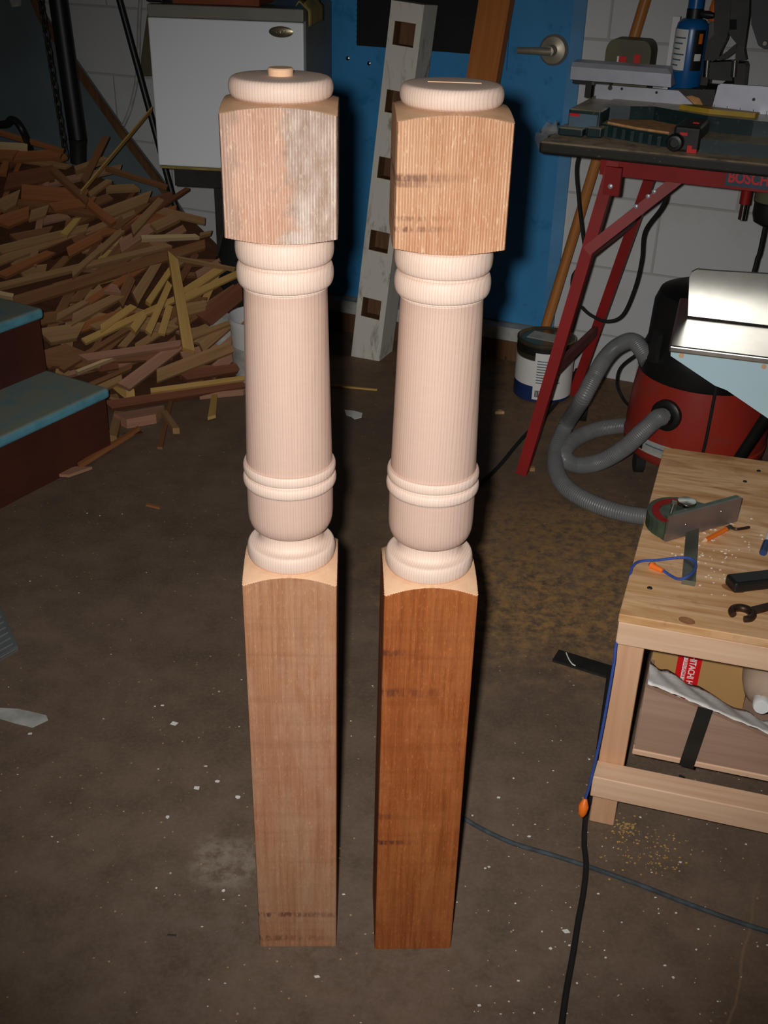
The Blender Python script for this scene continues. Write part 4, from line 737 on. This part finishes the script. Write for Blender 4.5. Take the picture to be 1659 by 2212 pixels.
m = MB(); rr = random.Random(11)
def flake(m, p, r, th=.0008, rr=rr):
    n_ = rr.choice((4, 5, 6)); a0 = rr.random() * 6; k = rr.uniform(.35, 1)
    m.prism([(p.x + r * math.cos(a0 + 2 * math.pi * i / n_) * rr.uniform(.7, 1.1), p.y + k * r * math.sin(a0 + 2 * math.pi * i / n_) * rr.uniform(.7, 1.1)) for i in range(n_)], 2, p.z, p.z + th)
for k in range(90):
    x, y = rr.gauss(1530, 60), rr.gauss(1190, 45)
    if 1420 < x < 1655 and 1070 < y < 1300: flake(m, bt_(x, y, BZ + .0003), rr.uniform(.0006, .0022))
m.build('wood_shavings', 'white', label='pale wood shavings sprinkled on the workbench top', category='shavings', kind='stuff')
# glue bead near pencil
m = MB(); m.tube(smooth_path([bt_(1580, 1140, BZ + .003), bt_(1590, 1143, BZ + .005), bt_(1602, 1142, BZ + .004), bt_(1618, 1139, BZ + .002)]), .0024, 8).build('bent_nail', 'rusty_wrench', label='small rusty bent nail beyond the pencil end', category='nail')
# ---------------------------------------------------------------- floor: cords, strips, flakes
cord('extension_lead', 'black cord running along the floor beside the workbench leg to the bottom edge', [onz(1318, 1440, .006), onz(1310, 1500, .006), onz(1297, 1590, .006), onz(1283, 1690, .006), onz(1266, 1760, .006), onz(1262, 1820, .006), onz(1266, 1870, .006), onz(1260, 1930, .006), onz(1249, 1990, .006), onz(1238, 2060, .006), onz(1222, 2150, .006), onz(1210, 2240, .006)], .0042, 'black_matte')
cord('dusty_cable', 'dusty blue grey cable crossing the floor under the black cord', [onz(985, 1757, .003), onz(1040, 1790, .003), onz(1110, 1822, .003), onz(1190, 1846, .003), onz(1265, 1870, .003), onz(1370, 1907, .003), onz(1480, 1950, .003), onz(1590, 1990, .003), onz(1690, 2022, .003), onz(2000, 2120, .003)], .0034, 'dusty_cable', 'cable')
f0, f1 = onz(1200, 1416, .003), onz(1350, 1462, .003); MB().bar(f0, f1, .036, .005).build('flat_bar', 'dark_iron', label='dark flat bar lying on the floor against the workbench leg', category='bar')
MB().tube(smooth_path([onz(1223, 1410, .008), onz(1229, 1424, .008), onz(1236, 1434, .008), onz(1243, 1438, .008)]), .0012, 6).build('white_thread', 'white', label='short white thread lying on the dark flat bar', category='thread')
m = MB(); a, b, c_ = onz(40, 1405, .0), onz(-120, 1150, 0), onz(-70, 1490, 0)
tray = thing('ribbed_tray', 'grey ribbed metal corner on the floor at the left edge', 'tray', (a + b) / 2 )
MB().prism([(a.x, a.y), (onz(-8, 1298).x, onz(-8, 1298).y), (onz(-160, 1300).x, onz(-160, 1300).y), (onz(-130, 1500).x, onz(-130, 1500).y)], 2, 0, .012).build('tray_plate', 'grey_ribbed', tray)
m = MB(); pA, pB, pC = onz(36, 1404, .012), onz(-8, 1300, .012), onz(-130, 1500, .012)
for k in range(9):
    s0 = pA.lerp(pB, k / 9 + .03); m.tube([s0 + (pC - pA) * .02, s0 + (pC - pA) * .95], .0025, 6)
m.build('ribs', 'grey_ribbed', tray)
for nm, pts, mt, lab in (('paint_smear', [(0, 1530), (40, 1532), (100, 1546), (104, 1556), (70, 1572), (30, 1562), (0, 1553)], 'sill', 'white paint smear on the floor at the left edge'),
                    ('paint_flake', [(744, 886), (765, 888), (783, 893), (781, 902), (766, 906), (758, 900), (748, 897)], 'white', 'white round flake on the floor between the posts')):
    P = [onz(x, y) for x, y in pts]; MB().prism([(p.x, p.y) for p in P], 2, .0, .0012).build(nm, mt, label=lab, category='paint' if nm == 'paint_smear' else 'flake')
a, b = onz(708, 832, .004), onz(815, 842, .004); MB().bar(a, b, .006, .005).build('thin_stick', SCRAP['yellow'], label='thin yellow wood sliver on the floor behind the left newel post', category='offcut')
p = onz(1078, 893); MB().prism([(p.x - .012, p.y - .006), (p.x + .014, p.y - .003), (p.x + .002, p.y + .012)], 2, 0, .008).build('wood_chip', SCRAP['pale'], label='triangular pale wood chip on the floor left of the red stand leg', category='wood chip')
p = onz(1146, 1016); MB().box((p.x - .008, p.y - .005, 0), (p.x + .01, p.y + .006, .01)).build('wood_chip', SCRAP['tan'], label='small tan wood chip at the foot of the front red leg', category='wood chip')
m = MB(); rr = random.Random(21)
for k in range(150):
    x, y = rr.uniform(1000, 1659), rr.uniform(1560, 2212)
    if rr.random() < .8 + (x - 1000) / 2500: flake(m, onz(x, y), rr.choice((.0008, .001, .0013, .0013, .002, .0026)) * rr.uniform(.7, 1.1), .0006, rr)
for k in range(45): flake(m, onz(rr.uniform(0, 1000), rr.uniform(1100, 2212)), rr.uniform(.0007, .0022), .0006, rr)
for x, y, r in ((1077, 1723, .004), (1143, 1807, .0035), (1223, 2012, .006), (684, 2110, .005), (351, 1524, .004), (65, 1585, .005), (742, 1932, .003), (483, 1924, .003), (1035, 2172, .0028), (376, 1563, .008), (445, 1655, .004), (425, 1702, .006), (514, 1722, .005), (362, 1765, .004), (470, 1688, .005)): flake(m, onz(x, y), r, .0006, rr)
m.build('paint_specks', 'white', label='white paint specks and flakes scattered on the concrete floor', category='specks', kind='stuff')
m = MB()
for k in range(120):
    x, y = rr.gauss(1400, 45), rr.gauss(1845, 28)
    flake(m, onz(x, y), rr.uniform(.0008, .0024), .0008, rr)
for k in range(60): flake(m, onz(rr.gauss(1350, 12), rr.gauss(1787, 12)), rr.uniform(.0008, .0024), .0008, rr)
m.build('wood_crumbs', SCRAP['yellow'], label='pale wood crumbs on the floor in front of the workbench leg', category='crumbs', kind='stuff')
MB().tube([onz(362, 2020, .002), onz(381, 2021, .002)], .0016, 8).build('metal_pin', 'chrome', label='small shiny metal pin on the floor left of the newel posts', category='pin')
# ---------------------------------------------------------------- small fridge on its stand
FF = Frame(-.430, 2.95, math.radians(-7.0)); fz0 = FF.hit(342, 362, 0).z; fz1 = FF.hit(318, 37, 0).z; fzt = FF.hit(500, 15, 0).z
fl_, fr_ = FF.hit(318, 37, 0).x, FF.hit(655, 40, 0).x
fg = thing('mini_fridge', 'small white door fridge on a dark stand behind the left newel post', 'fridge', FF.p((fl_ + fr_) / 2, .2, fz0))
MB().box((fl_ + .002, .036, fz0), (fr_ - .001, .40, fzt - .004), FF.M, bev=.004).build('cabinet', 'fridge_grey', fg)
fd = MB().box((fl_, 0, fz0 + .006), (fr_, .034, fz1), FF.M, bev=.004).build('door', 'fridge_white', fg); MB().box((fl_, .002, fz1 + .0008), (fr_, .036, fzt), FF.M, bev=.003).build('top_trim', 'fridge_grey', fg)
MB().box((fl_ + .003, .001, fz0 - .001), (fr_ - .003, .034, fz0 + .0055), FF.M).build('bottom_trim', 'amber', fg)
h = FF.hit(607, 69, -.002); em = MB().lathe([(.031, 0), (.031, .002), (.026, .0035)], FF.M @ Matrix.Translation((h.x, 0.0, h.z)) @ Matrix.Rotation(math.pi / 2, 4, 'X') @ Matrix.Diagonal((1, .42, 1, 1)), 40).build('oval_badge', 'tin', fd)
m = MB(); zz = [(-.014, .002), (-.009, -.004), (-.004, .004), (.0, -.005), (.005, .003), (.009, -.003), (.014, .004)]
m.tube([FF.p(h.x + a, -.0042, h.z + b) for a, b in zz], .0009, 6).build('badge_emblem', 'chrome', em)
fs = thing('fridge_stand', 'dark wooden stand under the small fridge', 'stand', FF.p((fl_ + fr_) / 2, .2, 0))
MB().box((fl_ + .035, .02, fz0 - .05), (fr_ - .02, .39, fz0 - .002), FF.M).build('stand_top', 'dark_cloth', fs)
for u_, v_ in ((fl_ + .085, .22), (fr_ - .06, .22), (fl_ + .085, .34), (fr_ - .06, .34)): MB().box((u_, v_, 0), (u_ + .03, v_ + .04, fz0 - .051), FF.M).build('leg', 'dark_cloth', fs)
MB().box((fl_ + .14, .22, .08), (fl_ + .165, .24, fz0 - .051), FF.M).build('slat', 'dark_cloth', fs)
# on top of the fridge
rb_ = fzt + .0005
for i, (x0, x1, v0, v1, z0, z1, mt, nm, lab, cat) in enumerate((
        (372, 560, .03, .2, 0, .018, 'red_board', 'stacked_board', 'reddish board lying on top of the fridge, lower one', 'board'), (420, 610, .05, .2, .0185, .04, 'red_board', 'stacked_board', 'reddish board on top of the fridge, upper one of two', 'board'),
        (316, 352, .06, .2, 0, .05, 'black', 'black_tool', 'black tool at the left end of the fridge top', 'tool'), (575, 622, .1, .2, .0405, .06, 'navy', 'blue_bag', 'blue bag on the boards on top of the fridge', 'bag'))):
    a, b = FF.hit(x0, 10, v0).x, FF.hit(x1, 10, v0).x; MB().box((a, v0, rb_ + z0), (b, v1, rb_ + z1), FF.M, bev=.003).build(nm, mt, label=lab, category=cat)
m = MB(); a = FF.hit(640, 12, .03).x; nx, ny = 12, 8; rr = random.Random(4); vs_ = []
for j in range(ny):
    for i in range(nx):
        u_ = a + .075 * i / (nx - 1); v_ = .02 + .2 * j / (ny - 1); over = max(0, u_ - fr_); vs_.append((min(u_, fr_ + .012), v_, rb_ + .006 + .012 * abs(math.sin(i * 1.1 + j * .7)) * (over == 0) - over * .9))
m.add(vs_, [(j * nx + i, j * nx + i + 1, (j + 1) * nx + i + 1, (j + 1) * nx + i) for j in range(ny - 1) for i in range(nx - 1)], FF.M, 0, True); o = m.build('yellow_rag', 'amber', label='yellowish rag hanging over the right corner of the fridge top', category='rag')
so = o.modifiers.new('thickness', 'SOLIDIFY'); so.thickness = .003
# ---------------------------------------------------------------- left background: sheet, pipe, chain, rod
def wq(x, y, v): return WF.w(WF.hit(x, y, v))
sp_ = [(lambda h: (h.x, h.z))(WF.hit(x, y, -.06)) for x, y in ((92, 30), (190, 172), (262, 275), (345, 385), (400, 470))]
poly = [(-3.2, 1.6), (sp_[0][0] - .12, 1.2)] + sp_ + [(sp_[-1][0] + .1, 0), (-3.2, 0)]
pn_ = thing('slanted_panel', 'blue grey sheet with a worn slanted edge behind the scrap pile', 'panel', WF.p(-1.8, -.06, 0))
MB().prism(poly, 1, -.06, -.045, WF.M).build('sheet', 'sheet_grey', pn_)
m = MB(); ed = [WF.p(x, -.066, z) for x, z in [poly[1]] + sp_]
for p, q in zip(ed, ed[1:]): m.bar(p - Vector((0, 0, .012)), q - Vector((0, 0, .012)), .024, .012, -WF.v)
m.build('worn_edge', 'old_wood', pn_)
pp = thing('dust_pipe', 'black hanging dust pipe with a grey end coupling above the scrap pile', 'pipe', wq(168, 355, -.24))
p_top = wq(120, -40, -.24); p_b = wq(168, 300, -.24); p_e = wq(169, 352, -.24); up_ = p_top + (p_top - p_b) * 3
MB().tube([p_b, p_top, up_], .0275, 24).build('pipe', 'black', pp); MB().tube([p_e, p_e.lerp(p_b, .8), p_b], [.024, .026, .0285], 24, ripple=[1]).build('coupling', 'dark_iron', pp)
m = MB(); c0_, c1_ = wq(144, 345, -.3), wq(88, 0, -.3); cdv = (c0_ - c1_).normalized(); top_ = c1_ - cdv * .7; n_ = int((c0_ - top_).length / .024)
for k in range(n_ + 1):
    cc = top_ + cdv * .024 * k; sx = WF.u if k % 2 else WF.v; ring = [cc + cdv * (.0165 * math.cos(t)) + sx * (.0085 * math.sin(t)) for t in [2 * math.pi * i / 14 for i in range(14)]]
    m.tube(ring, .0034, 6, closed=True)
m.build('steel_chain', 'dark_iron', label='dark steel chain hanging left of the black dust pipe', category='chain')
r0_, r1_ = ony(395, 505, 3.40), ony(252, -22, 3.47); d = (r1_ - r0_).normalized(); r0_ = r0_ - d * (r0_.z / d.z)
MB().cyl(r0_, r1_ + d * .3, .0095, 14).build('black_rod', 'black', label='thin black rod leaning behind the left side of the fridge', category='rod')
cord('white_cable', 'white cable running down the wall left of the fridge', [wq(306, -40, -.02), wq(301, 40, -.02), wq(299, 120, -.02), wq(294, 180, -.025), wq(281, 235, -.05), wq(266, 272, -.075)], .006, 'sill', 'cable')
q = [(lambda h: (h.x, h.z))(WF.hit(x, y, -.035)) for x, y in ((318, 30), (345, 30), (345, 165), (302, 165), (305, 120))]
MB().prism(q, 1, -.035, -.015, WF.M).build('brown_card', 'olive', label='brown card standing behind the left edge of the fridge', category='card')
MB().tube(smooth_path([wq(-40, 268, -.5), wq(10, 268, -.5), wq(24, 258, -.5), wq(36, 264, -.5), wq(48, 282, -.5), wq(58, 305, -.48), wq(66, 330, -.46)]), .010, 12).build('bent_hook', 'black', label='black bent metal hook lying on the scrap pile at the left edge', category='hook')
MB().prism([(lambda h: (h.x, h.z))(WF.hit(x, y, -.03)) for x, y in ((30, -30), (62, -30), (60, 12), (46, 14))], 1, -.074, -.062, WF.M).build('pale_bracket', 'sill', label='pale bracket on the panel at the top left corner', category='bracket')
# ---------------------------------------------------------------- painted steps on the left
SF = Frame(-.685, 2.458, 0); SF.u = Vector((-.503, -.864, 0)).normalized(); SF.v = Vector((-.864, .503, 0)).normalized(); SF.M = axes(SF.u, SF.v, (0, 0, 1), SF.o)
stp = thing('painted_steps', 'low steps with worn pale blue treads and brown risers', 'steps', SF.p(.4, .3, 0))
for k in range(3):
    v0 = k * .197; z1 = .174 + k * .166; r0z = 0
    MB().box((.004, v0 + .012, 0), (1.1, v0 + .22, z1 - .0275), SF.M).build('riser', 'rust_brown', stp)
    MB().box((-.003, v0, z1 - .027), (1.105, v0 + .232 if k < 2 else v0 + .26, z1), SF.M, bev=.009).build('tread', 'tread_blue', stp)
# ---------------------------------------------------------------- scrap wood pile
P1, P2, P3 = onz(300, 880), onz(520, 850), ony(350, 430, 3.3); HN = (P2 - P1).cross(P3 - P1).normalized(); HN = HN if HN.z > 0 else -HN
def heap(x, y, lift=0.):
    d_ = ray(x, y); t = (P1 + HN * lift - CAM).dot(HN) / d_.dot(HN); p = CAM + d_ * t
    if p.z < .006:
        p = onz(x, y, .006 + max(lift, 0))
    return p
def A(x, y): return x / 3.016, y / 3.016
def Bq(x, y): return x / 3.016, 500 + y / 3.016
def offcut(p, q, w, t, mat, label, group=None, floor=False, name='wood_offcut', sk=None):
    d_ = (q - p); Ln = d_.length; d_.normalize(); n0 = Vector((0, 0, 1)) if floor else HN
    n_ = (n0 - n0.dot(d_) * d_).normalized(); M = axes(d_, n_.cross(d_), n_, p); r = random
    s0, s1 = (r.uniform(-.5, .5) * w, r.uniform(-.5, .5) * w) if sk is None else sk; tp = r.uniform(.75, 1)
    m = MB().prism([(s0, -w / 2), (Ln - s1, -w / 2 * tp), (Ln + s1, w / 2 * tp), (-s0, w / 2)], 2, -t / 2, t / 2)
    return m.build(name, SCRAP[mat], label=label, category='offcut', group=group, M=M)
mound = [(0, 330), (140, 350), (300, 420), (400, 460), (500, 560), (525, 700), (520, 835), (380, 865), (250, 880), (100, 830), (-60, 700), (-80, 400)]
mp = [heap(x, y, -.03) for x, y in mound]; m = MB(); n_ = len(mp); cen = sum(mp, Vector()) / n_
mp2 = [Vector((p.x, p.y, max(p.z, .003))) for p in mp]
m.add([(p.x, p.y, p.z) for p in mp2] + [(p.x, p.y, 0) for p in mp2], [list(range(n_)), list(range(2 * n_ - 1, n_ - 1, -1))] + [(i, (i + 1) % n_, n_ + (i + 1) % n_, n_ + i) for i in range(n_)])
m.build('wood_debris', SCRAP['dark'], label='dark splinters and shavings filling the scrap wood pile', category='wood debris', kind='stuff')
SP = [  # frame, start, end, width (in the same sight units), colour, lift, label
 ('B', (60, 478), (1335, 88), 84, 'brown', .030, 'longest brown board slanting up across the middle of the scrap pile'),
 ('B', (-20, 365), (1100, 95), 38, 'tan', .042, 'long pale tan strip lying on the longest brown board'),
 ('B', (-20, 200), (560, -10), 54, 'tan', .02, 'long tan board above the dark red stick in the scrap pile'),
 ('B', (10, 292), (330, 140), 52, 'orange', .026, 'dark orange square stick near the upper blue step'),
 ('B', (300, 160), (480, 80), 70, 'dark', .016, 'dark brown board end behind the dark orange stick'),
 ('B', (470, 285), (790, 5), 38, 'tan', .05, 'narrow tan stick crossing over the long pale strip'),
 ('B', (655, 640), (870, 490), 46, 'yellow', .046, 'short yellow stick with a pale square end in the scrap pile'),
 ('B', (545, 720), (1170, 430), 44, 'yellow', .040, 'long yellow stick under the fan of short sticks'),
 ('B', (880, 445), (1015, 225), 68, 'tan', .052, 'thick tan stick with a dark cut end right of the long brown board'),
 ('B', (965, 472), (1115, 250), 40, 'yellow', .050, 'yellow stick beside the thick tan stick'),
 ('B', (965, 665), (1105, 345), 44, 'yellow', .060, 'leftmost of the two short yellow sticks beside the wide upright slat'),
 ('B', (1052, 672), (1105, 490), 46, 'yellow', .056, 'short yellow stick just left of the wide upright slat'),
 ('B', (1228, 778), (1125, 165), 74, 'yellow', .075, 'wide yellow slat standing upright in front of the scrap pile'),
 ('B', (1195, 405), (1455, 235), 55, 'yellow', .045, 'upper of two yellow sticks pointing at the left newel post'),
 ('B', (1195, 440), (1545, 278), 46, 'yellow', .05, 'lower of two yellow sticks pointing at the left newel post'),
 ('B', (865, 648), (940, 545), 52, 'yellow', .052, 'stubby yellow stick left of the short yellow sticks'),
 ('B', (1150, 175), (1530, 248), 13, 'tan', .07, 'hair thin tan strip running from the upright slat to the left newel post'),
 ('B', (400, 905), (830, 640), 34, 'brown', .034, 'thin brown strip rising from the lower blue step'),
 ('B', (540, 832), (1180, 735), 52, 'pink', .044, 'pinkish flat strip lying across the lower scrap pile'),
 ('B', (805, 1015), (1190, 725), 82, 'pink', .03, 'pinkish board slanting under the flat pinkish strip'),
 ('B', (760, 815), (1080, 800), 90, 'brown', .018, 'brown board under the flat pinkish strip'),
 ('B', (1020, 945), (1515, 750), 86, 'tan', .04, 'thick tan board right of the slanting pinkish board'),
 ('B', (980, 1042), (1590, 958), 34, 'yellow', .036, 'long yellow stick along the front foot of the scrap pile'),
 ('B', (700, 1140), (1590, 1000), 62, 'red', .016, 'long dark reddish board along the floor at the front of the pile'),
 ('B', (1180, 945), (1570, 890), 76, 'red', .02, 'reddish board behind the long yellow front stick'),
 ('B', (1250, 690), (1492, 598), 36, 'tan', .05, 'slim tan stick just right of the upright slat'),
 ('B', (1310, 765), (1480, 620), 66, 'tan', .034, 'tan board under the slim tan stick by the white bucket'),
 ('B', (1330, 585), (1575, 390), 120, 'red', .02, 'wide reddish board behind the left newel post'),
 ('B', (1190, 520), (1340, 490), 92, 'tan', .026, 'tan block right behind the upright slat'),
 ('B', (285, 690), (530, 650), 112, 'tan', .022, 'big tan block right of the upper blue step'),
 ('B', (300, 840), (500, 770), 130, 'brown', .012, 'brown knotty board end right of the brown riser'),
 ('B', (370, 565), (560, 460), 42, 'tan', .04, 'tan stick above the big tan block'),
 ('B', (470, 580), (770, 425), 66, 'tan', .034, 'tan board below the longest brown board'),
 ('B', (500, 640), (840, 520), 60, 'orange', .018, 'orange brown stick under the tan board'),
 ('B', (700, 375), (775, 385), 62, 'pink', .05, 'small pink block under the longest brown board'),
 ('B', (780, 470), (860, 300), 60, 'brown', .03, 'dark brown stick left of the thick tan stick'),
 ('B', (920, 48), (1285, 35), 32, 'pale', .04, 'pale flat stick at the right top of the scrap pile'),
 ('B', (1300, 28), (1378, 10), 24, 'tan', .03, 'short tan stick tip in front of the black drum'),
 ('B', (610, 890), (770, 870), 74, 'red', .012, 'short reddish board behind the lower blue step'),
 ('B', (1100, 260), (1190, 190), 46, 'tan', .03, 'short tan stick behind the head of the upright slat'),
 ('B', (500, 920), (750, 820), 20, 'pale', .036, 'pale jagged sliver beside the pinkish board'),
 ('A', (-20, 950), (180, 960), 42, 'pale', .045, 'pale batten on the topmost left board of the pile'),
 ('A', (100, 1025), (405, 1005), 62, 'orange', .03, 'orange board at the upper left of the pile beneath the pipe'),
 ('A', (-30, 1012), (105, 1012), 76, 'orange', .034, 'orange board end at the left edge of the pile'),
 ('A', (-10, 862), (410, 985), 26, 'orange', .05, 'thin orange strip slanting down from the left edge to the pipe'),
 ('A', (545, 1185), (690, 895), 44, 'brown', .08, 'brown stick sticking up beside the grey pipe coupling'),
 ('A', (528, 1255), (992, 708), 9, 'yellow', .10, 'very thin yellow strip rising toward the fridge'),
 ('A', (488, 1112), (690, 1038), 36, 'tan', .06, 'short tan stick below the grey pipe coupling'),
 ('A', (40, 1190), (350, 1130), 110, 'red', .016, 'dark reddish board in the hollow below the orange boards'),
 ('A', (140, 1260), (560, 1290), 110, 'orange', .026, 'wide orange red board in the upper left of the pile'),
 ('A', (335, 1355), (612, 1315), 62, 'orange', .04, 'orange stick across the lower end of the wide orange red board'),
 ('A', (345, 1110), (570, 1320), 42, 'brown', .05, 'brown stick slanting down over the wide orange red board'),
 ('A', (-20, 1360), (120, 1290), 90, 'tan', .036, 'tan block at the left edge above the upper step'),
 ('A', (-10, 1460), (190, 1390), 96, 'orange', .028, 'orange block below the tan block at the left edge'),
 ('A', (195, 1410), (310, 1375), 66, 'tan', .034, 'small tan block right of the orange block'),
 ('A', (690, 1395), (975, 1285), 74, 'tan', .036, 'pale tan board pointing up toward the fridge stand'),
 ('A', (415, 1535), (505, 1430), 44, 'yellow', .044, 'short yellow stick left of the pale tan board'),
 ('A', (590, 1340), (740, 1460), 48, 'orange', .04, 'orange stick crossing under the pale tan board'),
 ('A', (-20, 1640), (570, 1490), 60, 'tan', .024, 'long tan stick from the left edge below the small blocks'),
 ('A', (580, 1275), (712, 1180), 36, 'tan', .05, 'tan stick right of the very thin yellow strip'),
 ('A', (690, 1235), (892, 1225), 46, 'tan', .034, 'flat tan stick in front of the blue grey sheet'),
 ('A', (690, 1098), (1090, 1222), 24, 'brown', .03, 'thin brown strip leaning on the blue grey sheet'),
 ('A', (1000, 1320), (1125, 1280), 66, 'red', .02, 'reddish block beside the foot of the black rod'),
 ('A', (860, 1510), (1050, 1305), 52, 'tan', .03, 'tan stick pointing at the black rod'),
 ('A', (735, 1490), (945, 1325), 62, 'brown', .02, 'brown stick below the pale tan board'),
 ('A', (1000, 1490), (1150, 1420), 66, 'tan', .024, 'tan block below the reddish block'),
 ('A', (640, 1650), (790, 1510), 40, 'tan', .05, 'tan stick tip above the long pale tan strip'),
 ('A', (440, 1650), (660, 1535), 64, 'orange', .03, 'orange board end left of the tan stick tip'),
 ('A', (90, 1560), (330, 1510), 62, 'brown', .022, 'brown board under the long tan stick at the left'),
 ('B', (-20, 408), (88, 428), 30, 'pale', .06, 'pale board end at the left edge just above the upper blue step'),
 ('A', (20, 1140), (40, 1060), 40, 'orange', .05, 'short upright orange stick under the left orange board'),
]
FLOOR = [  # lying on the floor in front of the pile
 ('B', (785, 1235), (1045, 1190), 104, 'pink', .03, 'pinkish square block on the floor in front of the pile'),
 ('B', (735, 1350), (775, 1190), 46, 'tan', .02, 'thin tan board end beside the pinkish square block'),
 ('B', (1380, 1212), (1398, 1070), 42, 'yellow', .01, 'short yellow stick on the floor pointing out of the pile'),
 ('B', (1042, 1412), (1112, 1110), 28, 'brown', .008, 'slim brown stick on the floor crossing another'),
 ('B', (1065, 1180), (1148, 1300), 36, 'tan', .018, 'short tan stick crossing over the slim brown stick'),
 ('B', (400, 1590), (545, 1540), 66, 'pink', .008, 'triangular pinkish chip on the floor below the brown riser'),
 ('B', (510, 1530), (905, 1285), 24, 'orange', .014, 'thin orange strip lying along the foot of the steps'),
 ('B', (705, 1030), (852, 1078), 36, 'yellow', .05, 'short yellow stick beside the nose of the lower blue step'),
 ('B', (660, 960), (745, 1110), 58, 'tan', .03, 'tan chip behind the nose of the lower blue step'),
 ('B', (1300, 1072), (1592, 1045), 16, 'pink', .02, 'thin pinkish strip on the floor at the front of the pile'),
 ('B', (800, 1330), (925, 1310), 40, 'dark', .006, 'dark flat chip on the floor under the pinkish block'),
 ('B', (960, 1780), (1040, 1800), 18, 'orange', .005, 'small orange sliver on the bare floor left of the newel posts'),
]
for lst, fl_on in ((SP, False), (FLOOR, True)):
    for fr0, a, b, w, mt, lift, lab in lst:
        cv = A if fr0 == 'A' else Bq
        if fl_on:
            th = min(max(lift * .9, .005), .045); p, q = onz(*cv(*a), th / 2 + .001 + (lift if lift < .02 else 0) * .3), onz(*cv(*b), th / 2 + .001 + (lift if lift < .02 else 0) * .3)
        else: p, q = heap(*cv(*a), lift), heap(*cv(*b), lift); th = random.uniform(.010, .022)
        dist = ((p + q) / 2 - CAM).length; wid = w / 3.016 / FPX * dist * (.96 if not fl_on else 1.15)
        if not fl_on and lift > .02: th = min(th, .018)
        offcut(p, q, wid, th, mt, lab, 'scrap wood offcuts', fl_on, sk=(wid * .4, -wid * .5) if 'triangular' in lab else None)
rr = random.Random(42); SIZE = {}
region = [(5, 320), (150, 345), (300, 410), (420, 470), (500, 570), (510, 660), (505, 820), (400, 860), (260, 860), (110, 780), (100, 660), (20, 620)]
def inside(x, y, P):
    c = False
    for i in range(len(P)):
        (x0, y0), (x1, y1) = P[i], P[i - 1]
        if (y0 > y) != (y1 > y) and x < (x1 - x0) * (y - y0) / (y1 - y0) + x0: c = not c
    return c
k = 0
while k < 85:
    x, y = rr.uniform(0, 520), rr.uniform(310, 870)
    if not inside(x, y, region): continue
    a = math.radians(rr.gauss(-28, 26)); ln = rr.choice((28, 40, 60, 90)); mt = rr.choice(('tan', 'tan', 'brown', 'orange', 'red', 'yellow', 'pink', 'brown'))
    lf_ = rr.uniform(-.016, .022); p, q = heap(x - math.cos(a) * ln, y - math.sin(a) * ln, lf_), heap(x + math.cos(a) * ln, y + math.sin(a) * ln, lf_ + rr.uniform(-.012, .012))
    if min(p.z, q.z) < .02: continue
    word = {'tan': 'tan', 'brown': 'brown', 'orange': 'orange brown', 'red': 'dark reddish', 'yellow': 'yellow', 'pink': 'pinkish'}[mt]; size = 'short' if ln < 50 else 'long'
    offcut(p, q, rr.choice((.014, .02, .026, .036)), rr.uniform(.008, .016), mt, '%s %s offcut half buried between larger pieces of the scrap pile' % (size, word), 'buried %s %s offcuts' % (size, word)); k += 1
# ---------------------------------------------------------------- bucket and drum by the pile
bc = onz(572, 848); bc = bc + Vector((-.01, .09, 0)); bk = thing('white_bucket', 'white plastic bucket behind the left newel post', 'bucket', bc); BKM = Matrix.Translation(bc)
MB().lathe([(.083, 0), (.086, .004), (.094, .185), (.097, .186), (.097, .2), (.094, .2), (.09, .19), (.08, .01), (.001, .008)], BKM, 40).build('pail', 'white_plastic', bk)
wrap(.0915, .05, .12, 185, 240, BKM, 10).build('faded_label', 'sill', bk)
dc = ony(478, 560, 3.02); dm = thing('mesh_drum', 'black mesh drum in the gap right of the scrap pile under the fridge', 'drum', Vector((dc.x + .055, 3.20, .0)))
DM = Matrix.Translation((dc.x + .055, 3.20, .0)) @ Matrix.Diagonal((.8, .8, 1, 1)); MB().lathe([(.10, 0), (.11, .01), (.12, .2), (.115, .3), (.09, .37), (.04, .40), (.001, .405)], DM, 40).build('drum_body', 'black_matte', dm)
m = MB()
for k in range(9): 
    z = .22 + k * .018; r = (.12 - (.02 * (k > 4) * (k - 4) / 2)) + .001; m.tube([DM @ Vector((r * math.cos(t), r * math.sin(t), z)) for t in [2 * math.pi * i / 36 for i in range(36)]], .0018, 6, closed=True)
m.build('wire_rings', 'dark_iron', dm)
wb0 = onz(470, 770, .03); MB().bar(heap(455, 735, .02), heap(505, 690, .02), .06, .012, HN).build('white_board', 'sill', label='white painted board end between the scrap pile and the bucket', category='board')
